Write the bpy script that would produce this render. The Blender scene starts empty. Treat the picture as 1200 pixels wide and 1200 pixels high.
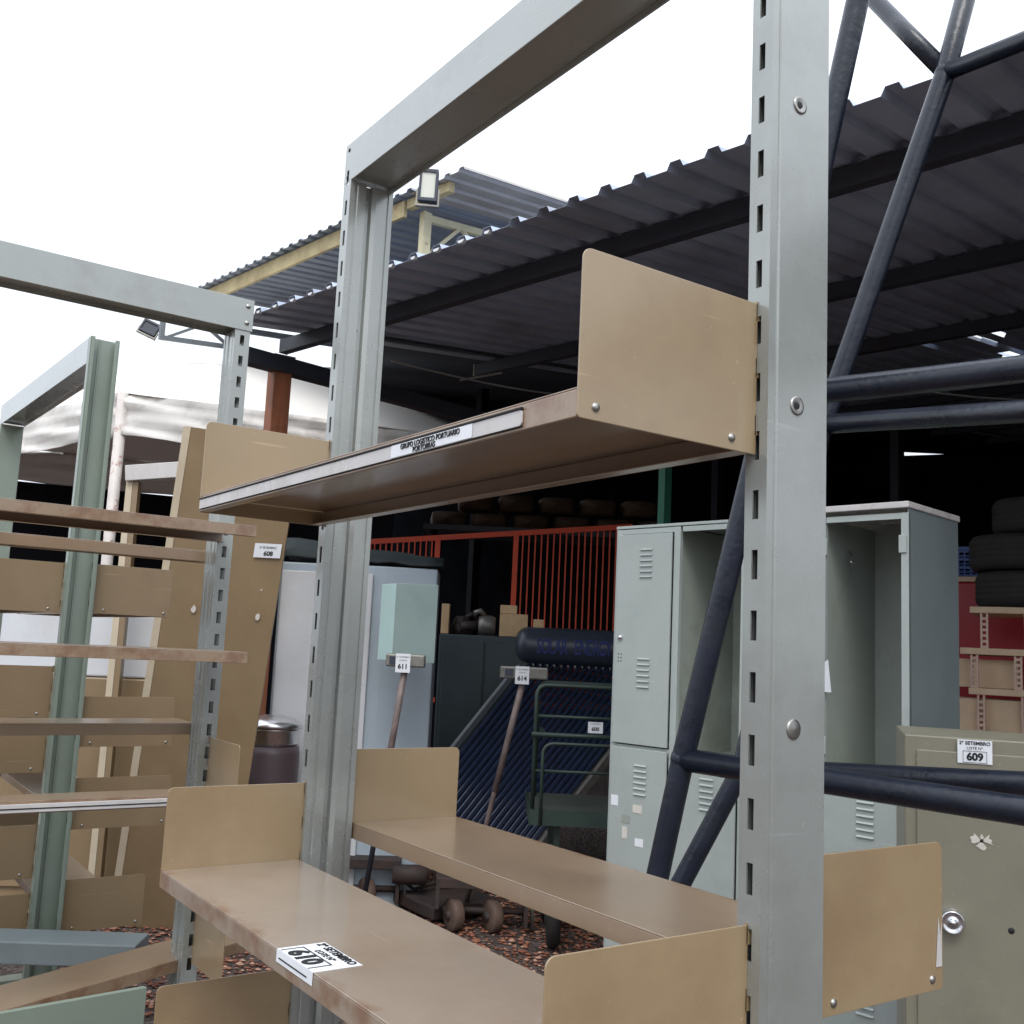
import bpy, math, random
from mathutils import Matrix, Vector
random.seed(7)
S = bpy.context.scene
COL = S.collection
R = math.radians
# ---------------------------------------------------------------- camera
def cam_axes(yaw, pitch, roll):
    f = Vector((math.sin(yaw)*math.cos(pitch), math.cos(yaw)*math.cos(pitch), math.sin(pitch)))
    r = Vector((math.cos(yaw), -math.sin(yaw), 0)); u = r.cross(f)
    return r*math.cos(roll)+u*math.sin(roll), u*math.cos(roll)-r*math.sin(roll), f
cr, cu, cf = cam_axes(R(34.6655), R(7.6379), R(2.7268))
cd = bpy.data.cameras.new('camera'); co = bpy.data.objects.new('camera', cd); COL.objects.link(co)
co.matrix_world = Matrix(((cr.x, cu.x, -cf.x, 0), (cr.y, cu.y, -cf.y, 0), (cr.z, cu.z, -cf.z, 1.45), (0, 0, 0, 1)))
cd.sensor_width = 36; cd.lens = 36*1208.5/1200; cd.clip_start = .05; cd.clip_end = 2000
S.camera = co
# ---------------------------------------------------------------- light
SUN_EL, SUN_AZ = 52, 215     # azimuth measured clockwise from +Y (behind and left of the camera)
w = bpy.data.worlds.new('World'); S.world = w; w.use_nodes = True
nt = w.node_tree; nt.nodes.clear()
out = nt.nodes.new('ShaderNodeOutputWorld'); bg = nt.nodes.new('ShaderNodeBackground')
sky = nt.nodes.new('ShaderNodeTexSky'); sky.sky_type = 'NISHITA'; sky.sun_disc = False
sky.sun_elevation = R(SUN_EL); sky.sun_rotation = R(SUN_AZ); sky.air_density = 1.0; sky.dust_density = 4.0
hs = nt.nodes.new('ShaderNodeHueSaturation'); hs.inputs['Saturation'].default_value = .3; hs.inputs['Value'].default_value = 1.0
mx = nt.nodes.new('ShaderNodeMix'); mx.data_type = 'RGBA'; mx.inputs[0].default_value = .72
mx.inputs[7].default_value = (12.0, 12.9, 14.2, 1)      # the even white cloud deck
nt.links.new(sky.outputs[0], hs.inputs['Color']); nt.links.new(hs.outputs[0], mx.inputs[6])
# overcast luminance: the cloud deck is brighter towards the zenith
wt = nt.nodes.new('ShaderNodeTexCoord'); ws = nt.nodes.new('ShaderNodeSeparateXYZ'); nt.links.new(wt.outputs['Generated'], ws.inputs[0])
wm = nt.nodes.new('ShaderNodeMapRange'); wm.inputs[1].default_value = 0; wm.inputs[2].default_value = 1; wm.inputs[3].default_value = .66; wm.inputs[4].default_value = 1.6
nt.links.new(ws.outputs[2], wm.inputs[0]); wv_ = nt.nodes.new('ShaderNodeVectorMath'); wv_.operation = 'SCALE'; nt.links.new(mx.outputs[2], wv_.inputs[0]); nt.links.new(wm.outputs[0], wv_.inputs['Scale'])
nt.links.new(wv_.outputs[0], bg.inputs[0]); bg.inputs[1].default_value = .1
nt.links.new(bg.outputs[0], out.inputs[0])
sl = bpy.data.lights.new('sun', 'SUN'); sl.energy = .9; sl.angle = R(25); sl.color = (1, .97, .92)
so = bpy.data.objects.new('sun', sl); COL.objects.link(so)
sd = Vector((math.sin(R(SUN_AZ))*math.cos(R(SUN_EL)), math.cos(R(SUN_AZ))*math.cos(R(SUN_EL)), math.sin(R(SUN_EL))))
so.rotation_euler = sd.to_track_quat('Z', 'Y').to_euler()
S.view_settings.view_transform = 'Standard'; S.view_settings.look = 'None'
S.view_settings.exposure = 0.4; S.view_settings.gamma = 1
S.render.resolution_x = S.render.resolution_y = 1024

# ---------------------------------------------------------------- materials
def s2l(c): return tuple(((v/255)/12.92 if v/255 <= .04045 else ((v/255+.055)/1.055)**2.4) for v in c)+(1,)
def paint(name, col, rough=.45, var=.12, scale=6, metal=0, spec=.5, dirt=None, dirt_amt=.5, bump=0, rust=None, rough_var=.12, stretch=(1, 1, 1), bscale=None, coat=0, scr=0):
    m = bpy.data.materials.new(name); m.use_nodes = True; t = m.node_tree; n = t.nodes; l = t.links
    b = n['Principled BSDF']; tc = n.new('ShaderNodeTexCoord')
    mp = n.new('ShaderNodeMapping'); mp.inputs['Scale'].default_value = stretch; l.new(tc.outputs['Object'], mp.inputs[0])
    nz = n.new('ShaderNodeTexNoise'); nz.inputs['Scale'].default_value = scale; nz.inputs['Detail'].default_value = 6; nz.inputs['Roughness'].default_value = .6
    l.new(mp.outputs[0], nz.inputs['Vector'])
    rp = n.new('ShaderNodeMapRange'); rp.inputs[1].default_value = .3; rp.inputs[2].default_value = .7
    rp.inputs[3].default_value = 1-var; rp.inputs[4].default_value = 1+var; l.new(nz.outputs[0], rp.inputs[0])
    vm = n.new('ShaderNodeVectorMath'); vm.operation = 'SCALE'; vm.inputs[0].default_value = col[:3]; l.new(rp.outputs[0], vm.inputs['Scale'])
    last = vm.outputs[0]
    def layer(last, colr, sc, lo, hi, amt, off):
        z = n.new('ShaderNodeTexNoise'); z.inputs['Scale'].default_value = sc; z.inputs['Detail'].default_value = 8; z.inputs['Roughness'].default_value = .7
        mp2 = n.new('ShaderNodeMapping'); mp2.inputs['Location'].default_value = (off, off*.7, off*1.3); l.new(tc.outputs['Object'], mp2.inputs[0]); l.new(mp2.outputs[0], z.inputs['Vector'])
        r = n.new('ShaderNodeMapRange'); r.inputs[1].default_value = lo; r.inputs[2].default_value = hi; r.inputs[3].default_value = 0; r.inputs[4].default_value = amt
        l.new(z.outputs[0], r.inputs[0]); x = n.new('ShaderNodeMix'); x.data_type = 'RGBA'
        l.new(r.outputs[0], x.inputs[0]); l.new(last, x.inputs[6]); x.inputs[7].default_value = colr; return x.outputs[2], r.outputs[0]
    if dirt: last, _ = layer(last, dirt, scale*.7, .5, .72, dirt_amt, 3.3)
    if scr:
        for (sc, an, thr) in (((3, 90, 60), .35, .70), ((70, 4, 90), -.5, .715)):
            mq = n.new('ShaderNodeMapping'); mq.inputs['Scale'].default_value = sc; mq.inputs['Rotation'].default_value = (an, an*.6, an)
            l.new(tc.outputs['Object'], mq.inputs[0]); zq = n.new('ShaderNodeTexNoise'); zq.inputs['Scale'].default_value = 1.6; zq.inputs['Detail'].default_value = 3; l.new(mq.outputs[0], zq.inputs['Vector'])
            rq = n.new('ShaderNodeMapRange'); rq.inputs[1].default_value = thr; rq.inputs[2].default_value = thr+.03; rq.inputs[4].default_value = scr; l.new(zq.outputs[0], rq.inputs[0])
            xq = n.new('ShaderNodeMix'); xq.data_type = 'RGBA'; l.new(rq.outputs[0], xq.inputs[0]); l.new(last, xq.inputs[6]); xq.inputs[7].default_value = tuple(min(1, v*1.7+.02) for v in col[:3])+(1,); last = xq.outputs[2]
    if rust: last, _ = layer(last, rust[0], rust[1], rust[2], rust[2]+.05, rust[3], 9.1)
    l.new(last, b.inputs['Base Color'])
    rr = n.new('ShaderNodeMapRange'); rr.inputs[3].default_value = max(0.02, rough-rough_var); rr.inputs[4].default_value = min(1, rough+rough_var)
    l.new(nz.outputs[0], rr.inputs[0]); l.new(rr.outputs[0], b.inputs['Roughness'])
    b.inputs['Metallic'].default_value = metal; b.inputs['Specular IOR Level'].default_value = spec
    if coat: b.inputs['Coat Weight'].default_value = coat; b.inputs['Coat Roughness'].default_value = .16; b.inputs['Coat IOR'].default_value = 1.6
    if bump:
        bp = n.new('ShaderNodeBump'); bp.inputs['Strength'].default_value = bump; bp.inputs['Distance'].default_value = .01
        if bscale:
            z = n.new('ShaderNodeTexNoise'); z.inputs['Scale'].default_value = bscale; z.inputs['Detail'].default_value = 5; l.new(mp.outputs[0], z.inputs['Vector']); l.new(z.outputs[0], bp.inputs['Height'])
        else: l.new(nz.outputs[0], bp.inputs['Height'])
        l.new(bp.outputs[0], b.inputs['Normal'])
    return m
RUST = s2l((120, 66, 38))
M = {}
M['post'] = paint('grey_paint', s2l((156, 160, 156)), .27, .06, 5, coat=.8, metal=.3, scr=.22, dirt=s2l((122, 120, 112)), dirt_amt=.5, rust=(s2l((92, 80, 66)), 30, .70, .7), bump=.03)
M['green_post'] = paint('grey_green_paint', s2l((128, 140, 128)), .42, .06, 5, coat=.4, dirt=s2l((112, 118, 104)), dirt_amt=.5, rust=(RUST, 25, .68, .7))
M['tan'] = paint('tan_paint', s2l((153, 132, 101)), .34, .1, 4, coat=.7, scr=.4, dirt=s2l((124, 96, 70)), dirt_amt=.55, rust=(s2l((96, 62, 38)), 20, .675, .75), bump=.02, rough_var=.08)
M['tan_dull'] = paint('dull_tan_paint', s2l((136, 115, 86)), .45, .1, 4, coat=.3, scr=.3, dirt=s2l((124, 98, 70)), dirt_amt=.5, rust=(s2l((86, 58, 38)), 14, .69, .7))
M['tan_light'] = paint('pale_tan_edge', s2l((196, 182, 158)), .5, .08, 8)
M['plastic'] = paint('pale_label_strip', s2l((196, 192, 190)), .28, .06, 12, dirt=s2l((150, 130, 112)), dirt_amt=.4)
M['gap_black'] = paint('painted_gap_shade', s2l((28, 26, 26)), .8)  # near-black that paints the shadow in the label holder gaps
M['blackmetal'] = paint('black_hole_steel', s2l((22, 22, 22)), .7)
M['steel'] = paint('bright_steel', s2l((222, 222, 224)), .3, .06, 10, metal=1)
M['zinc'] = paint('zinc_screw', s2l((165, 163, 158)), .35, .1, 40, metal=.9)
M['pipe'] = paint('dark_blue_pipe_paint', s2l((27, 33, 46)), .3, .22, 14, dirt=s2l((50, 52, 58)), dirt_amt=.5, rust=(s2l((88, 80, 74)), 26, .69, .7), bump=.15, bscale=60)
M['roof'] = paint('weathered_galvanised_sheet', s2l((166, 176, 196)), .4, .18, 2.2, metal=0, dirt=s2l((124, 120, 120)), dirt_amt=.6, rust=(s2l((110, 76, 56)), 5, .66, .5), stretch=(1, 1, 1))
M['roof2'] = paint('old_galvanised_sheet', s2l((140, 148, 160)), .5, .14, 2, metal=0, dirt=s2l((62, 60, 60)), dirt_amt=.5)
M['roof_light'] = paint('skylit_pale_sheet', s2l((168, 164, 160)), .5, .12, 3, metal=.2, dirt=s2l((120, 112, 104)), dirt_amt=.5)  # sky glow through the end sheets put into this paler colour
M['beam_dark'] = paint('dark_steel_beam', s2l((50, 54, 64)), .6, .2, 4, dirt=s2l((58, 46, 40)), dirt_amt=.5)
M['dark'] = paint('shade_darkened_wall', s2l((62, 66, 74)), .9, .3, 2, spec=.1)  # gloom of the shed interior put into the wall and ceiling colour
M['black_gloom'] = paint('painted_gloom_black', s2l((18, 18, 24)), .85, .3, 3, spec=.15)  # darkness under the tent and roofs put into a near-black colour
M['yellow_wood'] = paint('yellowed_fascia', s2l((182, 168, 128)), .7, .18, 5, dirt=s2l((130, 108, 74)), dirt_amt=.7, rust=(s2l((150, 104, 66)), 9, .6, .6))
M['cream_steel'] = paint('cream_truss_steel', s2l((206, 198, 164)), .55, .12, 8, rust=(RUST, 16, .64, .7))
M['grey_steel'] = paint('grey_truss_steel', s2l((108, 114, 118)), .55, .12, 8)
M['wood_red'] = paint('red_brown_timber', s2l((146, 88, 58)), .65, .22, 5, dirt=s2l((74, 44, 32)), dirt_amt=.7, stretch=(5, 5, .6), bump=.2)
M['tent'] = paint('white_plastic_cloth', s2l((226, 222, 216)), .55, .05, 3, dirt=s2l((150, 138, 128)), dirt_amt=.75, stretch=(1, 1, 3), bump=.5)
M['tent_roof'] = paint('clean_white_cloth', s2l((240, 235, 228)), .6, .02, 2)
M['white_pole'] = paint('chipped_white_pole', s2l((200, 192, 186)), .5, .1, 10, rust=(s2l((140, 84, 60)), 12, .55, .8))
M['locker'] = paint('pale_green_grey_enamel', s2l((162, 169, 165)), .35, .06, 4, scr=.4, dirt=s2l((128, 138, 134)), dirt_amt=.4, rust=(s2l((110, 86, 70)), 30, .71, .7), bump=.02)
M['locker_in'] = paint('locker_interior_enamel', s2l((150, 156, 148)), .5, .08, 4, dirt=s2l((104, 104, 92)), dirt_amt=.5)
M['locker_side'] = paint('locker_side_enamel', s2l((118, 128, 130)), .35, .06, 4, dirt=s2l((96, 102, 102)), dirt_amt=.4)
M['olive'] = paint('olive_grey_enamel', s2l((128, 124, 108)), .42, .08, 5, scr=.4, dirt=s2l((106, 100, 84)), dirt_amt=.5, rust=(s2l((88, 66, 48)), 24, .70, .7), bump=.02)
M['chrome'] = paint('chrome', s2l((225, 225, 228)), .08, .02, 10, metal=1, rough_var=.03)
M['sticker'] = paint('white_sticker_paper', s2l((226, 228, 232)), .5, .03, 20)
M['ink'] = paint('black_ink', s2l((24, 24, 26)), .6, .02)
M['scrap'] = paint('torn_paper_residue', s2l((206, 200, 190)), .7, .1, 60)
M['pale_blue'] = paint('pale_blue_grey_panel', s2l((172, 184, 194)), .45, .05, 2, dirt=s2l((140, 146, 150)), dirt_amt=.4)
M['white_panel'] = paint('off_white_panel', s2l((206, 208, 212)), .5, .05, 2, dirt=s2l((170, 166, 160)), dirt_amt=.4)
M['tarp'] = paint('dark_green_tarp', s2l((36, 46, 48)), .7, .2, 5)
M['teal'] = paint('pale_teal_enamel', s2l((136, 154, 151)), .4, .05, 5, dirt=s2l((108, 132, 130)), dirt_amt=.4)
M['teal_light'] = paint('light_teal_enamel', s2l((178, 205, 202)), .4, .04, 5)
M['dark_cab'] = paint('dark_green_cabinet_paint', s2l((50, 62, 66)), .5, .15, 4, dirt=s2l((38, 44, 44)), dirt_amt=.5)
M['engine'] = paint('greasy_iron', s2l((58, 52, 48)), .6, .4, 14, metal=.4)
M['alu'] = paint('dull_aluminium', s2l((130, 128, 122)), .5, .3, 14, metal=.6)
M['card'] = paint('brown_cardboard', s2l((196, 164, 124)), .75, .08, 6, dirt=s2l((220, 196, 160)), dirt_amt=.5)
M['orange'] = paint('red_orange_rail_paint', s2l((214, 74, 34)), .5, .12, 6, rust=(s2l((110, 44, 30)), 14, .62, .6))
M['tank'] = paint('black_tank_coat', s2l((54, 60, 72)), .32, .1, 5)
M['navy'] = paint('navy_lettering', s2l((22, 44, 110)), .5, .05)
M['tube'] = paint('dark_blue_glass_tube', s2l((48, 58, 82)), .16, .1, 6, spec=.7)
M['cart'] = paint('green_cart_paint', s2l((46, 62, 56)), .5, .15, 8, dirt=s2l((46, 50, 44)), dirt_amt=.5)
M['deck'] = paint('worn_deck_boards', s2l((72, 78, 72)), .7, .2, 6)
M['tyre'] = paint('tyre_rubber', s2l((34, 32, 32)), .75, .25, 12, dirt=s2l((66, 54, 46)), dirt_amt=.4)
M['wheel'] = paint('rusty_iron_wheel', s2l((92, 74, 64)), .7, .3, 12)
M['iron'] = paint('dark_rusty_iron', s2l((56, 46, 44)), .7, .3, 10, dirt=s2l((84, 58, 44)), dirt_amt=.6)
M['rusty_pole'] = paint('worn_pole_paint', s2l((122, 108, 104)), .5, .3, 14, dirt=s2l((80, 60, 50)), dirt_amt=.5)
M['drum'] = paint('purple_brown_plastic', s2l((88, 74, 78)), .45, .06, 5)
M['sack'] = paint('dim_brown_sacking', s2l((84, 66, 50)), .85, .3, 6, dirt=s2l((72, 58, 46)), dirt_amt=.6, bump=.5)
M['red_box'] = paint('red_enamel', s2l((160, 28, 38)), .4, .06, 5)
M['blue_plastic'] = paint('blue_plastic', s2l((36, 72, 140)), .4, .06, 6)
M['shelf_cream'] = paint('cream_board', s2l((206, 180, 150)), .6, .1, 8)
M['pink_post'] = paint('pale_pink_slotted_steel', s2l((206, 176, 160)), .5, .1, 12)
M['bluegrey'] = paint('blue_grey_beam_paint', s2l((122, 132, 134)), .45, .08, 5, dirt=s2l((100, 104, 100)), dirt_amt=.4)
M['green_pole'] = paint('green_column_paint', s2l((70, 150, 120)), .5, .08, 5)
M['wire'] = paint('grey_cable', s2l((150, 150, 146)), .5)
M['glass'] = paint('floodlight_glass', s2l((200, 200, 186)), .1, .04, 5)

def shelf_mat(name, base, rustcol, w_, thr, amt):      # tan enamel with rust along the front lip (local +x is depth)
    m = paint(name, base, .34, .08, 5, coat=.6, scr=.35, dirt=s2l((122, 98, 76)), dirt_amt=.5, bump=.02, rough_var=.08)
    t = m.node_tree; n = t.nodes; l = t.links; b = n['Principled BSDF']; src = b.inputs['Base Color'].links[0].from_socket
    tc = n.new('ShaderNodeTexCoord'); sp = n.new('ShaderNodeSeparateXYZ'); l.new(tc.outputs['Object'], sp.inputs[0])
    r = n.new('ShaderNodeMapRange'); r.inputs[1].default_value = 0; r.inputs[2].default_value = w_; r.inputs[3].default_value = .2; r.inputs[4].default_value = -.08; l.new(sp.outputs[0], r.inputs[0])
    z = n.new('ShaderNodeTexNoise'); z.inputs['Scale'].default_value = 16; z.inputs['Detail'].default_value = 9; z.inputs['Roughness'].default_value = .65; l.new(tc.outputs['Object'], z.inputs['Vector'])
    a = n.new('ShaderNodeMath'); a.operation = 'ADD'; l.new(r.outputs[0], a.inputs[0]); l.new(z.outputs[0], a.inputs[1])
    q = n.new('ShaderNodeMapRange'); q.inputs[1].default_value = thr; q.inputs[2].default_value = thr+.16; q.inputs[4].default_value = amt; l.new(a.outputs[0], q.inputs[0])
    x = n.new('ShaderNodeMix'); x.data_type = 'RGBA'; l.new(q.outputs[0], x.inputs[0]); l.new(src, x.inputs[6]); x.inputs[7].default_value = rustcol; l.new(x.outputs[2], b.inputs['Base Color'])
    return m
M['shelf_rust'] = shelf_mat('rust_edged_shelf_enamel', s2l((150, 134, 118)), s2l((116, 76, 48)), .045, .66, .65)
M['shelf_clean'] = shelf_mat('worn_shelf_enamel', s2l((148, 126, 103)), s2l((112, 72, 50)), .03, .66, .6)

# ---------------------------------------------------------------- mesh helpers
ROOTM = {}
def rootm(o):
    m = Matrix.Identity(4)
    while o: m = o.matrix_basis @ m; o = o.parent
    return m
def props(o, label=None, cat=None, group=None, kind=None):
    if label: o['label'] = label
    if cat: o['category'] = cat
    if group: o['group'] = group
    if kind: o['kind'] = kind
    return o
def thing(name, loc, label, cat, rz=0, group=None):
    o = bpy.data.objects.new(name, None); COL.objects.link(o); o.location = loc; o.rotation_euler = (0, 0, rz); o.empty_display_size = .1
    ROOTM[o.name] = Matrix.Translation(Vector(loc)) @ Matrix.Rotation(rz, 4, 'Z')
    return props(o, label, cat, group)
class MB:
    def __init__(s): s.v = []; s.f = []; s.sm = []
    def quad(s, a, b, c, d):
        n = len(s.v); s.v += [Vector(a), Vector(b), Vector(c), Vector(d)]; s.f.append((n, n+1, n+2, n+3)); s.sm.append(False); return s
    def obox(s, o, a, b, c):                     # corner + three edge vectors
        o, a, b, c = Vector(o), Vector(a), Vector(b), Vector(c); n = len(s.v)
        if a.cross(b).dot(c) < 0: a, b = b, a
        s.v += [o, o+a, o+a+b, o+b, o+c, o+a+c, o+a+b+c, o+b+c]
        for f in ((0, 3, 2, 1), (4, 5, 6, 7), (0, 1, 5, 4), (1, 2, 6, 5), (2, 3, 7, 6), (3, 0, 4, 7)): s.f.append(tuple(n+i for i in f)); s.sm.append(False)
        return s
    def box(s, x0, x1, y0, y1, z0, z1): return s.obox((x0, y0, z0), (x1-x0, 0, 0), (0, y1-y0, 0), (0, 0, z1-z0))
    def bar(s, p, q, wd, ht, up=(0, 0, 1)):      # rectangular bar
        p, q = Vector(p), Vector(q); d = q-p; u = Vector(up); sx = d.cross(u).normalized(); u = sx.cross(d).normalized()
        return s.obox(p-sx*wd/2-u*ht/2, d, sx*wd, u*ht)
    def tube(s, pts, r, n=16, cap=True):
        pts = [Vector(p) for p in pts]; rs = r if isinstance(r, (list, tuple)) else [r]*len(pts); base = len(s.v)
        t0 = (pts[1]-pts[0]).normalized(); a = t0.orthogonal().normalized()
        for i, p in enumerate(pts):
            t = (pts[min(i+1, len(pts)-1)]-pts[max(i-1, 0)]).normalized(); a = (a-t*a.dot(t)).normalized(); b = t.cross(a)
            for k in range(n):
                g = 2*math.pi*k/n; s.v.append(p+(a*math.cos(g)+b*math.sin(g))*rs[i])
        for i in range(len(pts)-1):
            for k in range(n):
                k2 = (k+1) % n; s.f.append((base+i*n+k, base+i*n+k2, base+(i+1)*n+k2, base+(i+1)*n+k)); s.sm.append(True)
        if cap:
            s.f.append(tuple(base+k for k in reversed(range(n)))); s.sm.append(False)
            s.f.append(tuple(base+(len(pts)-1)*n+k for k in range(n))); s.sm.append(False)
        return s
    def prism(s, poly, ext):                     # planar polygon (3-D points) extruded by vector
        poly = [Vector(p) for p in poly]; e = Vector(ext); n = len(poly); b = len(s.v)
        nrm = Vector((0, 0, 0))
        for i in range(n): nrm += poly[i].cross(poly[(i+1) % n])
        if nrm.dot(e) > 0: poly.reverse()
        s.v += poly+[p+e for p in poly]; s.f.append(tuple(b+i for i in range(n))); s.sm.append(False)
        s.f.append(tuple(b+n+i for i in reversed(range(n)))); s.sm.append(False)
        for i in range(n): j = (i+1) % n; s.f.append((b+j, b+i, b+n+i, b+n+j)); s.sm.append(False)
        return s
    def lathe(s, prof, c, n=32, axis='z'):
        c = Vector(c); b = len(s.v)
        for (r, h) in prof:
            for k in range(n):
                g = 2*math.pi*k/n
                s.v.append(c+(Vector((r*math.cos(g), r*math.sin(g), h)) if axis == 'z' else axis[0]*h+axis[1]*r*math.cos(g)+axis[2]*r*math.sin(g)))
        for i in range(len(prof)-1):
            for k in range(n): k2 = (k+1) % n; s.f.append((b+i*n+k, b+i*n+k2, b+(i+1)*n+k2, b+(i+1)*n+k)); s.sm.append(True)
        return s
    def build(s, name, mat, parent=None, bevel=0, label=None, world=True, origin=None):
        inv = rootm(parent).inverted() if (parent and world) else Matrix.Identity(4)
        vs = [inv @ v for v in s.v]
        org = Vector((0, 0, 0))
        if origin is not None:
            org = inv @ Vector(origin); vs = [v-org for v in vs]
        me = bpy.data.meshes.new(name); me.from_pydata([tuple(v) for v in vs], [], s.f); me.update()
        me.polygons.foreach_set('use_smooth', s.sm); me.materials.append(M[mat] if isinstance(mat, str) else mat)
        o = bpy.data.objects.new(name, me); COL.objects.link(o); o.location = org
        if parent: o.parent = parent
        if bevel:
            m = o.modifiers.new('bevel', 'BEVEL'); m.width = bevel; m.segments = 2; m.limit_method = 'ANGLE'; m.angle_limit = R(50)
        if label: o['label'] = label
        return o
def own(o, label, cat, group=None): ROOTM[o.name] = Matrix.Identity(4); return props(o, label, cat, group)
def rrect(o, ux, uz, w_, h_, rad=(0, 0, 0, 0), n=5):      # polygon in plane (ux,uz) rounded at BL,BR,TR,TL
    o, ux, uz = Vector(o), Vector(ux).normalized(), Vector(uz).normalized(); P = []
    for (cx, cz, r, a0) in ((0, 0, rad[0], 180), (w_, 0, rad[1], 270), (w_, h_, rad[2], 0), (0, h_, rad[3], 90)):
        if r == 0: P.append(o+ux*cx+uz*cz); continue
        ax = cx+r if cx == 0 else cx-r; az = cz+r if cz == 0 else cz-r
        for k in range(n+1): g = R(a0+90*k/n); P.append(o+ux*(ax+r*math.cos(g))+uz*(az+r*math.sin(g)))
    return P
def text(name, body, size, origin, right, up, mat, parent, sx=1.0, bold=0, ext=.0004):
    cu_ = bpy.data.curves.new(name, 'FONT'); cu_.body = body; cu_.size = size; cu_.align_x = 'CENTER'; cu_.align_y = 'CENTER'; cu_.offset = bold; cu_.extrude = ext; cu_.resolution_u = 3
    to = bpy.data.objects.new(name, cu_); COL.objects.link(to)
    dg = bpy.context.evaluated_depsgraph_get(); me = bpy.data.meshes.new_from_object(to.evaluated_get(dg)); bpy.data.objects.remove(to)
    r_, u_ = Vector(right).normalized(), Vector(up).normalized(); n_ = r_.cross(u_); o_ = Vector(origin)
    mat4 = Matrix(((r_.x*sx, u_.x, n_.x, o_.x), (r_.y*sx, u_.y, n_.y, o_.y), (r_.z*sx, u_.z, n_.z, o_.z), (0, 0, 0, 1)))
    me.transform(rootm(parent).inverted() @ mat4); me.materials.clear(); me.materials.append(M[mat])
    o = bpy.data.objects.new(name, me); COL.objects.link(o); o.parent = parent; return o
def sticker(o, right, up, w_, h_, parent, lines, name='lot_label'):
    """paper label centred at o in the plane right/up; lines = [(text,size,dy,bold)], last may be boxed"""
    o, r_, u_ = Vector(o), Vector(right).normalized(), Vector(up).normalized(); n_ = r_.cross(u_)
    st = MB().obox(o-r_*w_/2-u_*h_/2, r_*w_, u_*h_, n_*.0006).build(name, 'sticker', parent)
    for (tx, sz, dy, bo) in lines: text('printed_text', tx, sz, o+u_*dy+n_*.0011, r_, u_, 'ink', st, bold=bo)
    return st
Z3 = Vector((0, 0, 1))

# ---------------------------------------------------------------- ground
g = bpy.data.materials.new('red_gravel'); g.use_nodes = True; t = g.node_tree; n = t.nodes; l = t.links; b = n['Principled BSDF']
tc = n.new('ShaderNodeTexCoord'); vo = n.new('ShaderNodeTexVoronoi'); vo.inputs['Scale'].default_value = 42; l.new(tc.outputs['Object'], vo.inputs['Vector'])
cr_ = n.new('ShaderNodeValToRGB'); e = cr_.color_ramp.elements; e[0].color = s2l((72, 60, 56)); e[1].color = s2l((128, 112, 106)); e.new(.5).color = s2l((98, 84, 78))
sp = n.new('ShaderNodeSeparateColor'); l.new(vo.outputs['Color'], sp.inputs[0]); l.new(sp.outputs[0], cr_.inputs[0])
nz = n.new('ShaderNodeTexNoise'); nz.inputs['Scale'].default_value = .8; l.new(tc.outputs['Object'], nz.inputs['Vector'])
mxx = n.new('ShaderNodeMix'); mxx.data_type = 'RGBA'; mxx.blend_type = 'MULTIPLY'; mxx.inputs[0].default_value = .5; l.new(cr_.outputs[0], mxx.inputs[6]); l.new(nz.outputs[0], mxx.inputs[7]); l.new(mxx.outputs[2], b.inputs['Base Color'])
bp = n.new('ShaderNodeBump'); bp.inputs['Strength'].default_value = 1; bp.inputs['Distance'].default_value = .02; bp.invert = True; l.new(vo.outputs['Distance'], bp.inputs['Height']); l.new(bp.outputs[0], b.inputs['Normal']); b.inputs['Roughness'].default_value = .9
M['gravel'] = g
props(MB().quad((-150, -150, 0), (150, -150, 0), (150, 150, 0), (-150, 150, 0)).build('ground', 'gravel'), kind='structure')
# loose stones where the ground shows
peb = MB(); ico = [(0, 0, 1), (.894, 0, .447), (.276, .851, .447), (-.724, .526, .447), (-.724, -.526, .447), (.276, -.851, .447), (0, 0, -.6)]
icf = [(0, 1, 2), (0, 2, 3), (0, 3, 4), (0, 4, 5), (0, 5, 1), (6, 2, 1), (6, 3, 2), (6, 4, 3), (6, 5, 4), (6, 1, 5)]
for i in range(16000):
    x = random.uniform(1.0, 4.6); y = random.uniform(2.6, 7.2); r = random.uniform(.006, .017)*(1.5 if random.random() < .1 else 1); a = random.random()*6.28; ca, sa = math.cos(a), math.sin(a); k = len(peb.v); fx, fy, fz = random.uniform(.7, 1.4), random.uniform(.7, 1.2), random.uniform(.5, .9)
    for (px_, py_, pz_) in ico:
        qx, qy = px_*fx*r, py_*fy*r; peb.v.append(Vector((x+qx*ca-qy*sa, y+qx*sa+qy*ca, r*.2+pz_*fz*r)))
    for f in icf: peb.f.append(tuple(k+j for j in f)); peb.sm.append(False)
pm = bpy.data.materials.new('red_stones'); pm.use_nodes = True; t = pm.node_tree; n = t.nodes; l = t.links; b = n['Principled BSDF']
ge = n.new('ShaderNodeNewGeometry'); rmp = n.new('ShaderNodeValToRGB'); e = rmp.color_ramp.elements; e[0].color = s2l((98, 60, 46)); e[1].color = s2l((190, 152, 132)); e.new(.35).color = s2l((138, 86, 66)); e.new(.75).color = s2l((158, 108, 86))
l.new(ge.outputs['Random Per Island'], rmp.inputs[0]); l.new(rmp.outputs[0], b.inputs['Base Color']); b.inputs['Roughness'].default_value = .85
M['stones'] = pm
props(peb.build('gravel', 'stones'), 'loose reddish gravel scattered over the yard', 'gravel', kind='stuff')

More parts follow.
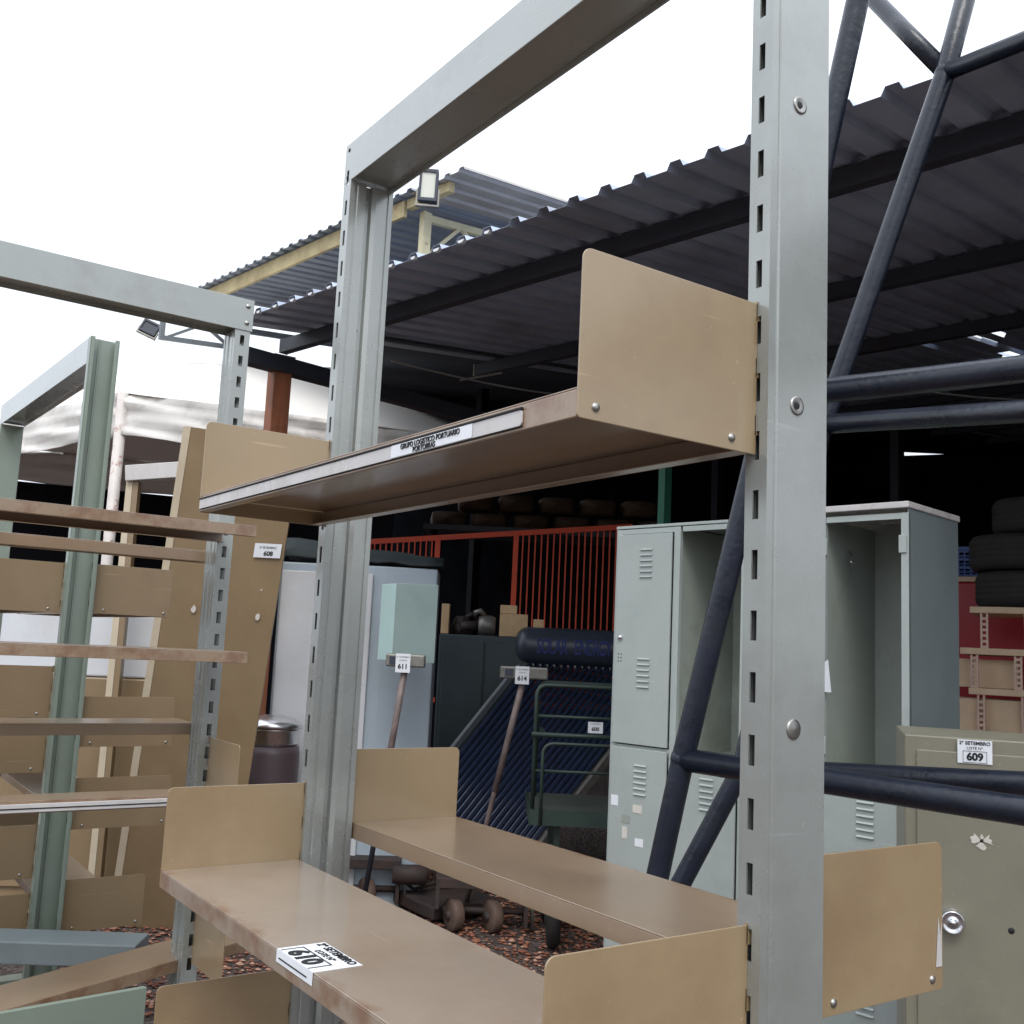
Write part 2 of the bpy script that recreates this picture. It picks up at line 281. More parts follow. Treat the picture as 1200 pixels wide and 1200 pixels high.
# ---------------------------------------------------------------- slotted upright + cantilever shelf builders
def upright(parent, x0, x1, y0, y1, z0, z1, mat, name='post', slot_axis='y', groove=True, pitch=.059, slot=.03, off=.0, open_back=False):
    """hollow rolled post; slotted strip on the -X face (slot_axis 'y') or on the -Y face ('x'). built in a generic (a,b) plan:
       a = width direction, b = depth direction; slots in the face a=a0"""
    m = MB()
    if slot_axis == 'y': A0, A1, B0, B1 = x0, x1, y0, y1; P = lambda a, b_, z: Vector((a, b_, z))
    else: A0, A1, B0, B1 = y0, y1, x0, x1; P = lambda a, b_, z: Vector((b_, a, z))
    t_ = .002; d = B1-B0
    def face_slotted(a, sgn):
        s0 = B0+d*.36; s1 = B0+d*.64
        def bx(b0, b1, za, zb): m.obox(P(a, b0, za), P(a+sgn*t_, b0, za)-P(a, b0, za), P(a, b1, za)-P(a, b0, za), Vector((0, 0, zb-za)))
        bx(B0, s0, z0, z1); bx(s1, B1, z0, z1)
        z = z0+off; 
        while z < z1:
            ze = min(z+pitch-slot, z1)
            bx(s0, s1, z, ze); z += pitch
    face_slotted(A0, 1); face_slotted(A1, -1)
    # front (b=B0) and back (b=B1) faces with stiffening grooves
    w_ = A1-A0
    def panel(bf, sgn):
        prof = [(0, 0), (.10, 0), (.13, .0035), (.17, .0035), (.2, 0)]
        if groove: prof += [(.42, 0), (.46, .008), (.56, .008), (.6, 0)]
        prof += [(.8, 0), (.83, .0035), (.87, .0035), (.9, 0), (1, 0)]
        for i in range(len(prof)-1):
            (u0, d0), (u1, d1) = prof[i], prof[i+1]
            a0_, a1_ = A0+t_+(w_-2*t_)*u0, A0+t_+(w_-2*t_)*u1
            q = [P(a0_, bf+sgn*d0, z0), P(a1_, bf+sgn*d1, z0), P(a1_, bf+sgn*(d1+t_), z0), P(a0_, bf+sgn*(d0+t_), z0)]
            m.prism(q, (0, 0, z1-z0))
    panel(B0, 1); panel(B1, -1)
    return m.build(name, mat, parent)

def tray(parent, o, ax, dp, L, D, h=.027, mat='shelf_clean', name='shelf', lip=True):
    """folded sheet shelf: o = front corner at the underside level, ax = long direction, dp = depth direction from front to post"""
    o, ax, dp = Vector(o), Vector(ax).normalized(), Vector(dp).normalized(); m = MB()
    m.obox(o+Z3*(h-.002), ax*L, dp*D, Z3*.002)
    m.obox(o, ax*L, dp*.002, Z3*(h-.002))
    m.obox(o+dp*(D-.002), ax*L, dp*.002, Z3*(h-.002))
    m.obox(o+dp*.002, ax*L, dp*.014, Z3*.0018)
    m.obox(o+dp*(D-.02), ax*L, dp*.018, Z3*.0018)
    ob = m.build(name, mat, parent, bevel=.0012)
    # put the mesh in shelf space so that local +x is depth
    rm = rootm(parent).inverted(); F = Matrix(((dp.x, ax.x, 0, o.x), (dp.y, ax.y, 0, o.y), (dp.z, ax.z, 1, o.z), (0, 0, 0, 1)))
    Lm = rm @ F; ob.data.transform(Lm.inverted()); ob.matrix_local = Lm
    if ob.matrix_local.determinant() < 0: ob.data.flip_normals()
    return ob
def plate(parent, o, out_, W, Hh, nrm, mat='tan', r=.010, name='bracket', th=.002, rivets=True, slope=0):
    """bracket plate: o = lower corner at the post, out_ = direction away from the post, nrm = thickness direction (towards viewer)"""
    o, out_, nrm = Vector(o), Vector(out_).normalized(), Vector(nrm).normalized()
    P = rrect(o, out_, (0, 0, 1), W, Hh, (0, .004, r, 0)); m = MB().prism(P, nrm*th)
    ob = m.build(name, mat, parent, bevel=.0006)
    # hooks that enter the post slots
    hk = MB()
    for z in (.02, .079, .138): hk.obox(o-out_*.012+Z3*z, out_*.014, nrm*th, Z3*.02)
    hk.build('hook', mat, ob)
    if rivets:
        for (u, z) in ((.035, .012), (W-.02, .012)):
            c = o+out_*u+Z3*z+nrm*th
            a1 = out_; a2 = Z3
            MB().lathe([(.0045, 0), (.004, .0015), (.0015, .0026), (0, .0026)], c, 12, (nrm, a1, a2)).build('rivet', 'zinc', ob)
    return ob

# ================================================================ the large roofed shed
E0 = Vector((1.927, 5.325+.17, 3.2)); E0 = Vector((1.935, 5.325, 3.2)); dn = Vector((.194, -.981, 0)); dp_ = Vector((.981, .194, 0)); SL = .13
def RP(al, pe, dz=0): return Vector((E0.x+dn.x*al+dp_.x*pe, E0.y+dn.y*al+dp_.y*pe, E0.z+SL*pe+dz))
def corrugated(mb, fn, a0, a1, p0, p1, pitch=.16, h=.028, th=.0012, segs=1, skip=None, wide=.45):
    prof = []; a = a0
    while a < a1:
        for (u, z) in ((0, 0), (.55, 0), (.64, h), (.91, h), (1, 0)):
            if not prof or abs(a+u*pitch-prof[-1][0]) > 1e-6: prof.append((a+u*pitch, z))
        a += pitch
    for s_ in range(segs):
        q0 = p0+(p1-p0)*s_/segs; q1 = p0+(p1-p0)*(s_+1)/segs
        for i in range(len(prof)-1):
            if skip and skip((prof[i][0]+prof[i+1][0])/2, (q0+q1)/2): continue
            (u0, z0), (u1, z1) = prof[i], prof[i+1]
            mb.prism([fn(u0, q0, z0), fn(u1, q0, z1), fn(u1, q0, z1+th), fn(u0, q0, z0+th)], fn(u0, q1, z0)-fn(u0, q0, z0))
    return mb
shed = thing('shed', (E0.x, E0.y, 0), 'large open-sided shed with dark corrugated roof sheets sloping up to the right', 'shed')
holes = set()
rng = random.Random(3)
HC = [(2.3, 4.9, .3, 1.1), (3.25, 9.3, .3, .5), (3.0, 16.5, .8, .8)]
def hole(a, p):
    for (ca, cp, ra, rp_) in HC:
        if abs(a-ca) < ra and abs(p-cp) < rp_ and rng.random() < .16: return True
    return False
cm = MB(); corrugated(cm, RP, -.22, 9.2, -.05, 3.8); corrugated(cm, RP, -.22, 9.2, 3.8, 26, segs=74, skip=hole)
cm.build('roof', 'roof', shed)
pl = MB()
for pe in (.40, 1.95, 3.6, 5.2, 6.8, 8.4, 10, 12, 14, 16, 18, 20, 22, 24):
    o = RP(-.33 if pe > 1 else -.40, pe, -.088)
    pl.obox(o, dn*9.6, dp_*.055, Z3*.08)
pl.build('purlin', 'beam_dark', shed)
for (pe, al) in ((.40, -.40), (1.95, -.33)):
    MB().obox(RP(al-.006, pe-.002, -.090), dn*.006, dp_*.059, Z3*.084).build('purlin_end', 'cream_steel' if pe > 1 else 'alu', shed)
MB().obox(RP(-.30, -.02, -.20), dn*.09, dp_*3.2, Z3*.09).build('gable_beam', 'beam_dark', shed)
# small pale pieces painted as bright spots under the rib ends at the eave
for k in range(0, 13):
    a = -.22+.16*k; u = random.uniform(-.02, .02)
    MB().prism([RP(a+.16*(.66+u), -.046, .002), RP(a+.16*(.62+u), -.046, .014), RP(a+.16*(.86-u), -.046, .016), RP(a+.16*.80, -.046, .002)], dp_*.02).build('rib_highlight', 'sticker', shed)
for al in (2.2, 5.0, 8.6):
    for pe in (7, 13, 19, 25): o = RP(al, pe, 0); MB().obox((o.x-.06, o.y-.06, 0), (.12, 0, 0), (0, .12, 0), (0, 0, o.z-.14)).build('column', 'beam_dark', shed)
# rear bay of the shed: dark ceiling and walls
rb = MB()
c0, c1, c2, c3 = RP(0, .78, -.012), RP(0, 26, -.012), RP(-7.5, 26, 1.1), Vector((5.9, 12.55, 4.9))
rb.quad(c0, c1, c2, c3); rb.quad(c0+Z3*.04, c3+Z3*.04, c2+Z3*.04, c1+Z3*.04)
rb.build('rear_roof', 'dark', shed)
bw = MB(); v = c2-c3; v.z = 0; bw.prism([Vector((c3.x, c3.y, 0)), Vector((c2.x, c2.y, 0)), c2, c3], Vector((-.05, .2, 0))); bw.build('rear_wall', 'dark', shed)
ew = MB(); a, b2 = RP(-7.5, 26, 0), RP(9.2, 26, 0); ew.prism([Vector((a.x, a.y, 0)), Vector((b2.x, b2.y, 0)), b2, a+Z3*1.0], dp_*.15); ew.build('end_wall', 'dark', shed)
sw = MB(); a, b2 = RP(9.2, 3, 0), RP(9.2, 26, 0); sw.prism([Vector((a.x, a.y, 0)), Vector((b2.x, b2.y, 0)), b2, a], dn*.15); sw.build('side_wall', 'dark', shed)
for (p, q_, sag) in ((RP(.05, .9, -.16), RP(.6, 3.4, -.25), .10), (RP(1.5, 2.5, -.2), RP(3.5, 6.5, -.3), .2)):
    P_ = [p.lerp(q_, k/12)-Z3*sag*math.sin(math.pi*k/12) for k in range(13)]; MB().tube(P_, .006, 6).build('cable', 'wire', shed)
MB().bar(RP(-.15, 1.65, -.18), RP(.05, 1.85, -.14), .012, .012).build('conduit', 'wire', shed)
# red brown timber post under the gable corner
tp = thing('timber_post', (2.2, 5.62, 0), 'square red brown timber post holding up the near corner of the shed roof', 'post')
MB().box(2.16, 2.27, 5.62, 5.73, 0, 3.09).build('post', 'wood_red', tp, bevel=.006)
MB().box(2.15, 2.28, 5.61, 5.74, 3.09, 3.10).build('cap_plate', 'alu', tp)

# ================================================================ the higher roof behind
r2 = thing('rear_shed', (2.794, 9.232, 0), 'higher corrugated roof with yellowed fascia rising behind the dark shed roof', 'shed')
e0 = Vector((2.76, 9.4, 4.6)); n2 = Vector((.155, -.988, 0)); p2 = Vector((.988, .155, 0))
def R2(al, pe, dz=0): return e0+n2*al+p2*pe+Z3*(.11*pe+dz)
corrugated(MB(), R2, 0, 3.3, -.06, 9, pitch=.14, h=.02).build('roof', 'roof2', r2)
corrugated(MB(), lambda a, p, z=0: R2(a, p, z-.01), 3.31, 3.75, -.04, 9, pitch=.146, h=.022).build('end_sheet', 'roof_light', r2)
MB().obox(R2(.05, 0, -.135), n2*3.15, p2*.03+Z3*.003, Z3*.12).build('fascia', 'yellow_wood', r2)
MB().obox(R2(3.22, .01, -.085), n2*.46, p2*.05, Z3*.07).build('fascia', 'yellow_wood', r2, label='rotten end of the yellowed fascia board')
tr = MB()
q = lambda pe, dz: R2(3.28, pe, dz)
tr.bar(q(.12, -.14), q(3.2, -.14), .04, .05); tr.bar(q(.12, -.42), q(3.2, -.42), .04, .05); tr.bar(q(.14, -.10), q(.14, -.46), .05, .07, up=p2)
for k in range(5): tr.bar(q(.16+k*.62, -.42), q(.47+k*.62, -.14), .025, .025); tr.bar(q(.47+k*.62, -.14), q(.78+k*.62, -.42), .025, .025)
tr.build('truss', 'cream_steel', r2)
tr = MB(); q = lambda pe, dz: R2(.2, pe, dz)
tr.bar(q(-.35, -.32), q(3, -.32), .04, .05); tr.bar(q(-.35, -.50), q(.3, -.50), .035, .04); tr.bar(q(-.35, -.3), q(-.35, -.52), .04, .04, up=p2); tr.bar(q(-.3, -.49), q(0.02, -.33), .025, .025); tr.bar(q(.05, -.33), q(.3, -.49), .025, .025)
tr.build('truss_bracket', 'grey_steel', r2)
for al in (.3, 3.0):
    o = R2(al, 8, 0); MB().obox((o.x, o.y, 0), (.12, 0, 0), (0, .12, 0), (0, 0, o.z-.1)).build('column', 'beam_dark', r2)
    o = R2(al, 3.4, 0)
    if al < 1: MB().obox((o.x, o.y, 0), (.1, 0, 0), (0, .1, 0), (0, 0, o.z-.1)).build('column', 'black_gloom', r2)  # column blacked out to sink into the dark doorway

def floodlight(c, right, up, w_, h_, label, glass):
    c, r_, u_ = Vector(c), Vector(right).normalized(), Vector(up).normalized(); n_ = r_.cross(u_).normalized()
    o = thing('floodlight', tuple(c), label, 'floodlight')
    MB().obox(c-r_*w_/2-u_*h_/2-n_*.04, r_*w_, u_*h_, n_*.035).build('housing', 'beam_dark', o, bevel=.004)
    fr = MB()
    for (a, b_, ww, hh) in ((-w_/2, -h_/2, w_, .02), (-w_/2, h_/2-.02, w_, .02), (-w_/2, -h_/2+.02, .015, h_-.04), (w_/2-.015, -h_/2+.02, .015, h_-.04)): fr.obox(c+r_*a+u_*b_-n_*.005, r_*ww, u_*hh, n_*.015)
    fr.build('frame', 'beam_dark', o)
    MB().obox(c-r_*(w_/2-.015)-u_*(h_/2-.02)-n_*.004, r_*(w_-.03), u_*(h_-.04), n_*.003).build('lens', glass, o)
    br = MB(); br.bar(c-r_*(w_/2+.01)-u_*h_*.1-n_*.02, c-r_*(w_/2+.01)-u_*h_*.62-n_*.02, .01, .02, up=n_); br.bar(c+r_*(w_/2+.01)-u_*h_*.1-n_*.02, c+r_*(w_/2+.01)-u_*h_*.62-n_*.02, .01, .02, up=n_); br.bar(c-r_*(w_/2+.015)-u_*h_*.62-n_*.02, c+r_*(w_/2+.015)-u_*h_*.62-n_*.02, .03, .01, up=u_)
    br.build('mounting_bracket', 'alu', o)
floodlight((3.04, 5.51, 4.37), (.80, -.58, -.05), (.05, .05, 1), .12, .22, 'floodlight fixed at the truss end below the rotten roof corner', 'glass')
floodlight((2.43, 9.52, 4.24), (.78, -.52, -.4), (.35, .1, .75), .16, .13, 'small dark floodlight hanging above the left rack beam', 'beam_dark')

# ================================================================ tent
tent = thing('gazebo_tent', (1.8, 7.5, 0), 'white plastic covered gazebo tent with a dirty valance behind the racks', 'tent')
tA, tB = Vector((1.80, 7.55, 0)), Vector((4.75, 6.95, 0)); tC = tA+Vector((-.98, 3.35, 0)); tD = tC+(tB-tA)
zt, zb_ = 3.15, 2.83
def valance(p, q_, seed):
    rg = random.Random(seed); m = MB(); N = 40; rows = 8; d = (q_-p); L = d.length; nn = Vector((d.y, -d.x, 0)).normalized(); base = 0
    for i in range(N+1):
        for j in range(rows+1):
            u = i/N; v_ = j/rows
            wob = .018*math.sin(j*2.1+u*9+seed)+.014*math.sin(u*23+j*1.3)+rg.uniform(-.006, .006)
            m.v.append(p+d*u+nn*wob+Z3*(zb_+(zt-zb_)*v_+.012*math.sin(u*14+seed)*(1-v_)))
    for i in range(N):
        for j in range(rows): a = i*(rows+1)+j; m.f.append((a, a+rows+1, a+rows+2, a+1)); m.sm.append(True)
    o = m.build('valance', 'tent', tent); s_ = o.modifiers.new('th', 'SOLIDIFY'); s_.thickness = .004
valance(tA, tB, 1); valance(tC, tA, 2); valance(tB, tD, 3); valance(tD, tC, 4)
apL, apR = Vector((2.5, 9.6, 3.95)), Vector((4.0, 8.45, 3.95))
rf = MB(); cs = [c+Z3*zt for c in (tA, tB, tD, tC)]; tops = [apL, apR, apR, apL]
for i in range(4):
    a, b_ = cs[i], cs[(i+1) % 4]; t0_, t1_ = tops[i], tops[(i+1) % 4]; N = 12; k0 = len(rf.v)
    for k in range(N+1):
        for j in range(N+1): p = a.lerp(b_, k/N).lerp(t0_.lerp(t1_, k/N), j/N); rf.v.append(p-Z3*.05*math.sin(math.pi*j/N))
    for k in range(N):
        for j in range(N): q0 = k0+k*(N+1)+j; rf.f.append((q0, q0+N+1, q0+N+2, q0+1)); rf.sm.append(True)
o = rf.build('canopy', 'tent_roof', tent); o.modifiers.new('th', 'SOLIDIFY').thickness = .004
for c in (tA, tC, tD): MB().tube([(c.x, c.y+.03, 0), (c.x, c.y+.03, zt)], .04, 14).build('pole', 'white_pole', tent)
MB().prism([tC, tD, tD+Z3*zb_, tC+Z3*zb_], (0, -.01, 0)).build('back_gloom_sheet', 'black_gloom', tent)  # black sheet added to give the darkness under the tent
MB().prism([tD, tD.lerp(tB, .62), tD.lerp(tB, .62)+Z3*zb_, tD+Z3*zb_], (.01, 0, 0)).build('side_gloom_sheet', 'black_gloom', tent)  # shorter black sheet, standing in for the shade inside

# ================================================================ background things
# steel column, red fence, stacks
gp = thing('steel_column', (6.1, 6.5, 0), 'bright green steel column behind the grey lockers', 'column')
MB().box(6.05, 6.13, 6.46, 6.54, 0, 3.5).build('shaft', 'green_pole', gp); MB().box(6.02, 6.16, 6.43, 6.57, 0, .012).build('base_plate', 'green_pole', gp)
fa, fb = Vector((4.068, 8.084, 0)), Vector((5.95, 6.745, 0)); fd = (fb-fa).normalized()
fence = thing('fence', tuple(fa), 'red orange steel bar fence across the back of the shed', 'fence')
ZT = 2.40
def fz(s_): return 2.328+(2.557-2.328)*s_/2.19
o = MB(); o.bar(fa+Z3*fz(0), fb+Z3*fz(2.31), .03, .045); o.build('top_rail', 'orange', fence)
MB().bar(fa+Z3*1.0, fa+fd*.67+Z3*1.0, .03, .04).build('bottom_rail', 'orange', fence)
MB().bar(fa+fd*1.28+Z3*1.0, fb+Z3*1.0, .03, .04).build('bottom_rail', 'orange', fence)
for s_ in (.02, .62, 1.30, 2.28): MB().bar(fa+fd*s_+Z3*0, fa+fd*s_+Z3*(fz(s_)-.02), .045, .045, up=fd).build('post', 'orange', fence)
for k in range(11):
    s_ = .07+k*.05
    MB().bar(fa+fd*s_+Z3*1.0, fa+fd*s_+Z3*(fz(s_)-.02), .012, .012, up=fd).build('bar', 'orange', fence)
for k in range(17):
    s_ = 1.36+k*.054
    MB().bar(fa+fd*s_+Z3*1.0, fa+fd*s_+Z3*(fz(s_)-.02), .012, .012, up=fd).build('bar', 'orange', fence)
# heaped sacks behind the fence
def sack(c, ax, L, Wd, Ht, seed, label):
    rg = random.Random(seed); c = Vector(c); ax = Vector(ax).normalized(); sd_ = Vector((-ax.y, ax.x, 0)); m = MB(); n_, r_ = 12, 10
    for i in range(r_+1):
        u = i/r_; k = (math.sin(math.pi*u)**.16 if 0 < u < 1 else .05)
        for j in range(n_):
            g_ = 2*math.pi*j/n_; x = math.copysign(abs(math.cos(g_))**.35, math.cos(g_)); z = math.copysign(abs(math.sin(g_))**.35, math.sin(g_))
            m.v.append(c+ax*(u-.5)*L+sd_*x*Wd/2*k*rg.uniform(.92, 1.05)+Z3*(z*Ht/2*k*rg.uniform(.93, 1.04)))
    for i in range(r_):
        for j in range(n_): j2 = (j+1) % n_; m.f.append((i*n_+j, i*n_+j2, (i+1)*n_+j2, (i+1)*n_+j)); m.sm.append(True)
    o = m.build('sack', 'sack', None); own(o, label, 'sack', 'brown sacks heaped behind the fence'); return o
sk = Vector((4.95, 8.45, 0)); sdv = Vector((.82, -.57, 0))
plat = thing('storage_rack', tuple(sk), 'dark steel rack carrying the heap of sacks behind the red fence', 'rack')
for (u, w_) in ((0, 0), (2.1, 0), (0, .6), (2.1, .6)):
    p = sk+sdv*u+Vector((.57, .82, 0))*w_; MB().box(p.x-.03, p.x+.03, p.y-.03, p.y+.03, 0, 2.55).build('leg', 'black_gloom', plat)  # legs blacked out so the dark doorway swallows them
MB().obox(sk+Z3*2.55-sdv*.1-Vector((.57, .82, 0))*.1, sdv*2.4, Vector((.57, .82, 0))*.8, Z3*.05).build('deck', 'beam_dark', plat)
for k in range(6): sack(sk+sdv*(.1+k*.4)+Vector((.2, .25, 2.68)), (.57, .82, 0), .6, .36, .16, k, 'brown sack, %s from the left in the lower row above the red fence' % ('first', 'second', 'third', 'fourth', 'fifth', 'sixth')[k])
for k in range(5): sack(sk+sdv*(.35+k*.4)+Vector((.2, .25, 2.86)), (.57, .82, 0), .6, .36, .17, 20+k, 'brown sack, %s from the left in the upper row above the red fence' % ('first', 'second', 'third', 'fourth', 'fifth')[k])

# pale blue cold-room like cabinet with a tarp over it
pc = thing('steel_cabinet', (2.822, 5.336, 0), 'tall pale blue grey steel cabinet under a dark tarp', 'cabinet')
cA, cB, cC = Vector((2.314, 5.68, 0)), Vector((2.822, 5.336, 0)), Vector((3.09, 5.20, 0))
MB().prism([cA, cB, cC, cC+Vector((.22, .34, 0)), cA+Vector((.22, .34, 0))], (0, 0, 1.90)).build('body', 'pale_blue', pc, bevel=.01)
MB().obox(cB+Vector((-.06, .035, .05)), (cA-cB)*.86, Vector((-.012, -.018, 0)), Z3*1.8).build('door', 'white_panel', pc, bevel=.006)
ta = MB(); u_ = (cC-cA); v_ = Vector((.22, .34, 0))
for i in range(11):
    for j in range(9):
        uu, vv = i/10*1.06-.03, j/8*1.1-.06
        z = 1.915+.15*math.sin(math.pi*min(1, max(0, .1+.8*vv)))*(1-.6*min(1, max(0, uu)))+random.uniform(-.01, .01)
        ta.v.append(cA+u_*uu+v_*vv+Z3*z)
for i in range(10):
    for j in range(8): a = i*9+j; ta.f.append((a, a+9, a+10, a+1)); ta.sm.append(True)
o = ta.build('tarpaulin', 'tarp', None); own(o, 'dark green tarpaulin draped over the pale blue cabinet', 'tarpaulin'); o.modifiers.new('th', 'SOLIDIFY').thickness = .01
# white panel that leans behind the left rack
fz_ = thing('cupboard', (.75, 6.3, 0), 'tan cupboard with an off white upper panel behind the left racks', 'cupboard')
MB().obox((.75, 6.3, 0), (1.15, -.62, 0), (.1, .19, 0), (0, 0, 1.2)).build('body', 'tan_dull', fz_, bevel=.01)
MB().obox((.75, 6.3, 1.203), (1.15, -.62, 0), (.1, .19, 0), (0, 0, .34)).build('upper_panel', 'white_panel', fz_, bevel=.01)
MB().obox((.80, 6.263, .1), (.5, -.27, 0), (-.005, -.01, 0), (0, 0, 1.05)).build('door', 'tan_dull', fz_, bevel=.004)
# teal electric box
tb = thing('electric_box', (2.64, 4.87, 1.36), 'pale teal metal electric box mounted in front of the blue grey cabinet', 'electric box')
a = Vector((2.638, 4.869, 1.365)); uu = Vector((.185, -.126, 0)).normalized()
MB().obox(a, uu*.225, Vector((.0, .16, 0)), Z3*.41).build('body', 'teal_light', tb, bevel=.004)
MB().obox(a+Vector((-.0035, -.0062, -.002))+uu*.003, uu*.224, Vector((-.0035, -.0055, 0)), Z3*.413).build('door', 'teal', tb, bevel=.002)
MB().bar((2.75, 4.95, 1.6), (2.92, 5.30, 1.6), .05, .05).build('wall_arm', 'rusty_pole', tb)
# weighing scales
def scale(base, top, head_dir, hw, label, num, mat):
    base, top = Vector(base), Vector(top); hd = Vector(head_dir).normalized(); t_ = thing('weighing_scale', (base.x, base.y, 0), label, 'scale', group='floor scales offered for sale')
    MB().tube([base, top], .014, 12).build('pole', mat, t_)
    MB().tube([base+(top-base)*.5, top], .0175, 12).build('sleeve', 'rusty_pole', t_)
    nn = Vector((hd.y, -hd.x, 0)); nn = nn if nn.y < 0 else -nn
    h = MB().obox(top-hd*hw/2-nn*.03, hd*hw, nn*.06, Z3*.065).build('display_head', 'alu', t_, bevel=.008)
    MB().obox(top-hd*hw*.40+nn*.0305+Z3*.012, hd*hw*.18, nn*.003, Z3*.04).build('keypad', 'tank', h)
    st = sticker(top+nn*.034+Z3*.02-hd*.01, hd, Z3, .075, .095, h, [('2º SETEMBRO', .011, .03, 0), ('LOTE Nº', .010, .013, 0), (num, .034, -.018, .0012)])
    MB().box(base.x-.22, base.x+.22, base.y-.02, base.y+.46, base.z-.06 if base.z > .1 else 0.02, base.z if base.z > .1 else .09).build('platform', 'iron', t_, bevel=.01)
    return t_
scale((2.55, 4.86, .08), (2.625, 4.69, 1.34), (.17, -.12, 0), .2, 'floor scale with dark pole and white lot label below the teal box', '611', 'beam_dark')
scale((3.18, 4.86, .08), (3.31, 4.60, 1.30), (.2, -.13, 0), .26, 'floor scale with pale display head standing before the dark solar tubes', '614', 'rusty_pole')

# dark cabinet with odds and ends on top
dc = thing('dark_cabinet', (3.6, 5.8, 0), 'dark green metal cabinet carrying boxes and engine parts', 'cabinet')
a = Vector((3.533*1.07, 5.882*1.07, 0)); ud = Vector((.483, -.339, 0)).normalized(); vd = Vector((.339, .483, 0)).normalized()
MB().obox(a, ud*.66, vd*.5, Z3*1.545).build('body', 'dark_cab', dc, bevel=.01)
MB().obox(a+ud*.03-vd*.012+Z3*.06, ud*.29, vd*.011, Z3*1.44).build('door', 'dark_cab', dc, bevel=.004)
MB().obox(a+ud*.335-vd*.012+Z3*.06, ud*.29, vd*.011, Z3*1.44).build('door', 'dark_cab', dc, bevel=.004)
def cbox(o_, wx, wy, h_, label, ztop=1.547):
    o_ = Vector(o_); m = MB().obox(o_+Z3*ztop, ud*wx, vd*wy, Z3*h_); ob = m.build('cardboard_box', 'card', None, bevel=.003); own(ob, label, 'box')
    m2 = MB().obox(o_+Z3*(ztop+h_)+vd*(wy*.46), ud*wx, vd*.03, Z3*.001).build('tape', 'yellow_wood', ob); return ob
def dpt(px_off, back=.05): return a+ud*px_off+vd*back
cbox(dpt(.42), .20, .16, .16, 'large open cardboard box on the dark cabinet beside the pump')
cbox(dpt(.42, .07), .12, .1, .06, 'small flat cardboard box on top of the larger cardboard box', 1.709)
cbox(dpt(.66), .075, .1, .13, 'small cardboard box right of the large cardboard box')
cbox(dpt(.005, .03), .055, .1, .21, 'narrow cardboard box at the left end of the dark cabinet')
eb = dpt(.15, .15); eng = thing('engine_part', (eb.x, eb.y, 1.547), 'greasy black engine lump on the dark green cabinet', 'engine part')
MB().lathe([(0, 0), (.075, 0), (.085, .05), (.06, .1), (.045, .13), (0, .135)], (eb.x, eb.y, 1.547), 14).build('housing', 'engine', eng)
MB().tube([(eb.x-.06, eb.y-.06, 1.60), (eb.x+.09, eb.y-.10, 1.62)], .035, 12).build('shaft', 'engine', eng)
MB().tube([(eb.x+.02, eb.y, 1.66), (eb.x+.07, eb.y-.02, 1.70), (eb.x+.11, eb.y-.05, 1.64)], .018, 10).build('pipe', 'engine', eng)
pb = dpt(.33, .10); pu = thing('pump', (pb.x, pb.y, 1.547), 'grey aluminium pump body on the dark green cabinet', 'pump')
MB().lathe([(0, -.06), (.06, -.06), (.07, -.03), (.07, .03), (.055, .06), (0, .06)], (pb.x, pb.y, 1.62), 16, (ud, vd, Z3)).build('housing', 'alu', pu)
MB().tube([(pb.x-.02, pb.y, 1.68), (pb.x-.06, pb.y, 1.72), (pb.x-.10, pb.y+.02, 1.70)], .02, 10).build('outlet', 'alu', pu)
MB().box(pb.x-.05, pb.x+.05, pb.y-.04, pb.y+.04, 1.547, 1.56).build('foot', 'engine', pu)

# solar water heater
sh = thing('solar_water_heater', (4.4, 5.9, 0), 'solar water heater with black tank and slanting dark blue glass tubes', 'solar heater')
a = Vector((4.24, 6.02, 1.49)); ad = Vector((.82, -.572, 0)).normalized(); fw = Vector((-.572, -.82, 0)).normalized()
MB().lathe([(0, 0), (.05, .004), (.10, .025), (.125, .06), (.132, .10), (.132, 1.5), (.125, 1.54), (.1, 1.575), (0, 1.6)], a, 32, (ad, fw, Z3)).build('tank', 'tank', sh)
tank = sh.children[0]
txt = 'SOLAR ENERGY'
for i, ch in enumerate(txt):
    if ch == ' ': continue
    ph = R(-2); rr = .1325
    c = a+ad*(.17+i*.044)+(fw*math.cos(ph)+Z3*math.sin(ph))*rr
    text('lettering', ch, .15, c, ad, (-fw*math.sin(ph)+Z3*math.cos(ph)), 'navy', tank, sx=.5, bold=.002, ext=.0012)
T0, T1 = Vector((4.33, 5.95, 1.38)), Vector((5.15, 5.40, 1.38)); B0_, B1_ = Vector((3.10, 5.70, .22)), Vector((3.78, 5.30, .10))
NT = 20
for i in range(NT):
    u = (i+.5)/NT; p, q_ = T0.lerp(T1, u), B0_.lerp(B1_, u)
    MB().tube([p, p.lerp(q_, .98), q_], [.0185, .0185, .008], 12).build('glass_tube', 'tube', sh)
    MB().tube([p, p.lerp(q_, .02)], .021, 12).build('tube_collar', 'sticker', sh.children[-1])
fr = MB(); fr.bar(T0-ad*.05, B0_-ad*.05, .03, .04); fr.build('frame_rail', 'grey_steel', sh)
MB().bar(T1+ad*.05, B1_+ad*.05, .035, .05).build('frame_rail', 'alu', sh)
MB().bar(B0_-ad*.1, B1_+ad*.1, .06, .05).build('frame_rail', 'grey_steel', sh)
for u in (-.03, 1.03):
    p = T0.lerp(T1, u)+Vector((.1, .15, 0)); MB().bar((p.x, p.y, 0), (p.x, p.y, 1.36), .04, .04, up=ad).build('leg', 'grey_steel', sh)
    p2_ = B0_.lerp(B1_, u); MB().bar((p2_.x, p2_.y, 0), (p2_.x, p2_.y, p2_.z), .04, .04, up=ad).build('leg', 'grey_steel', sh)
    MB().bar(p+Z3*(.05-p.z), p2_, .03, .03).build('brace', 'grey_steel', sh)
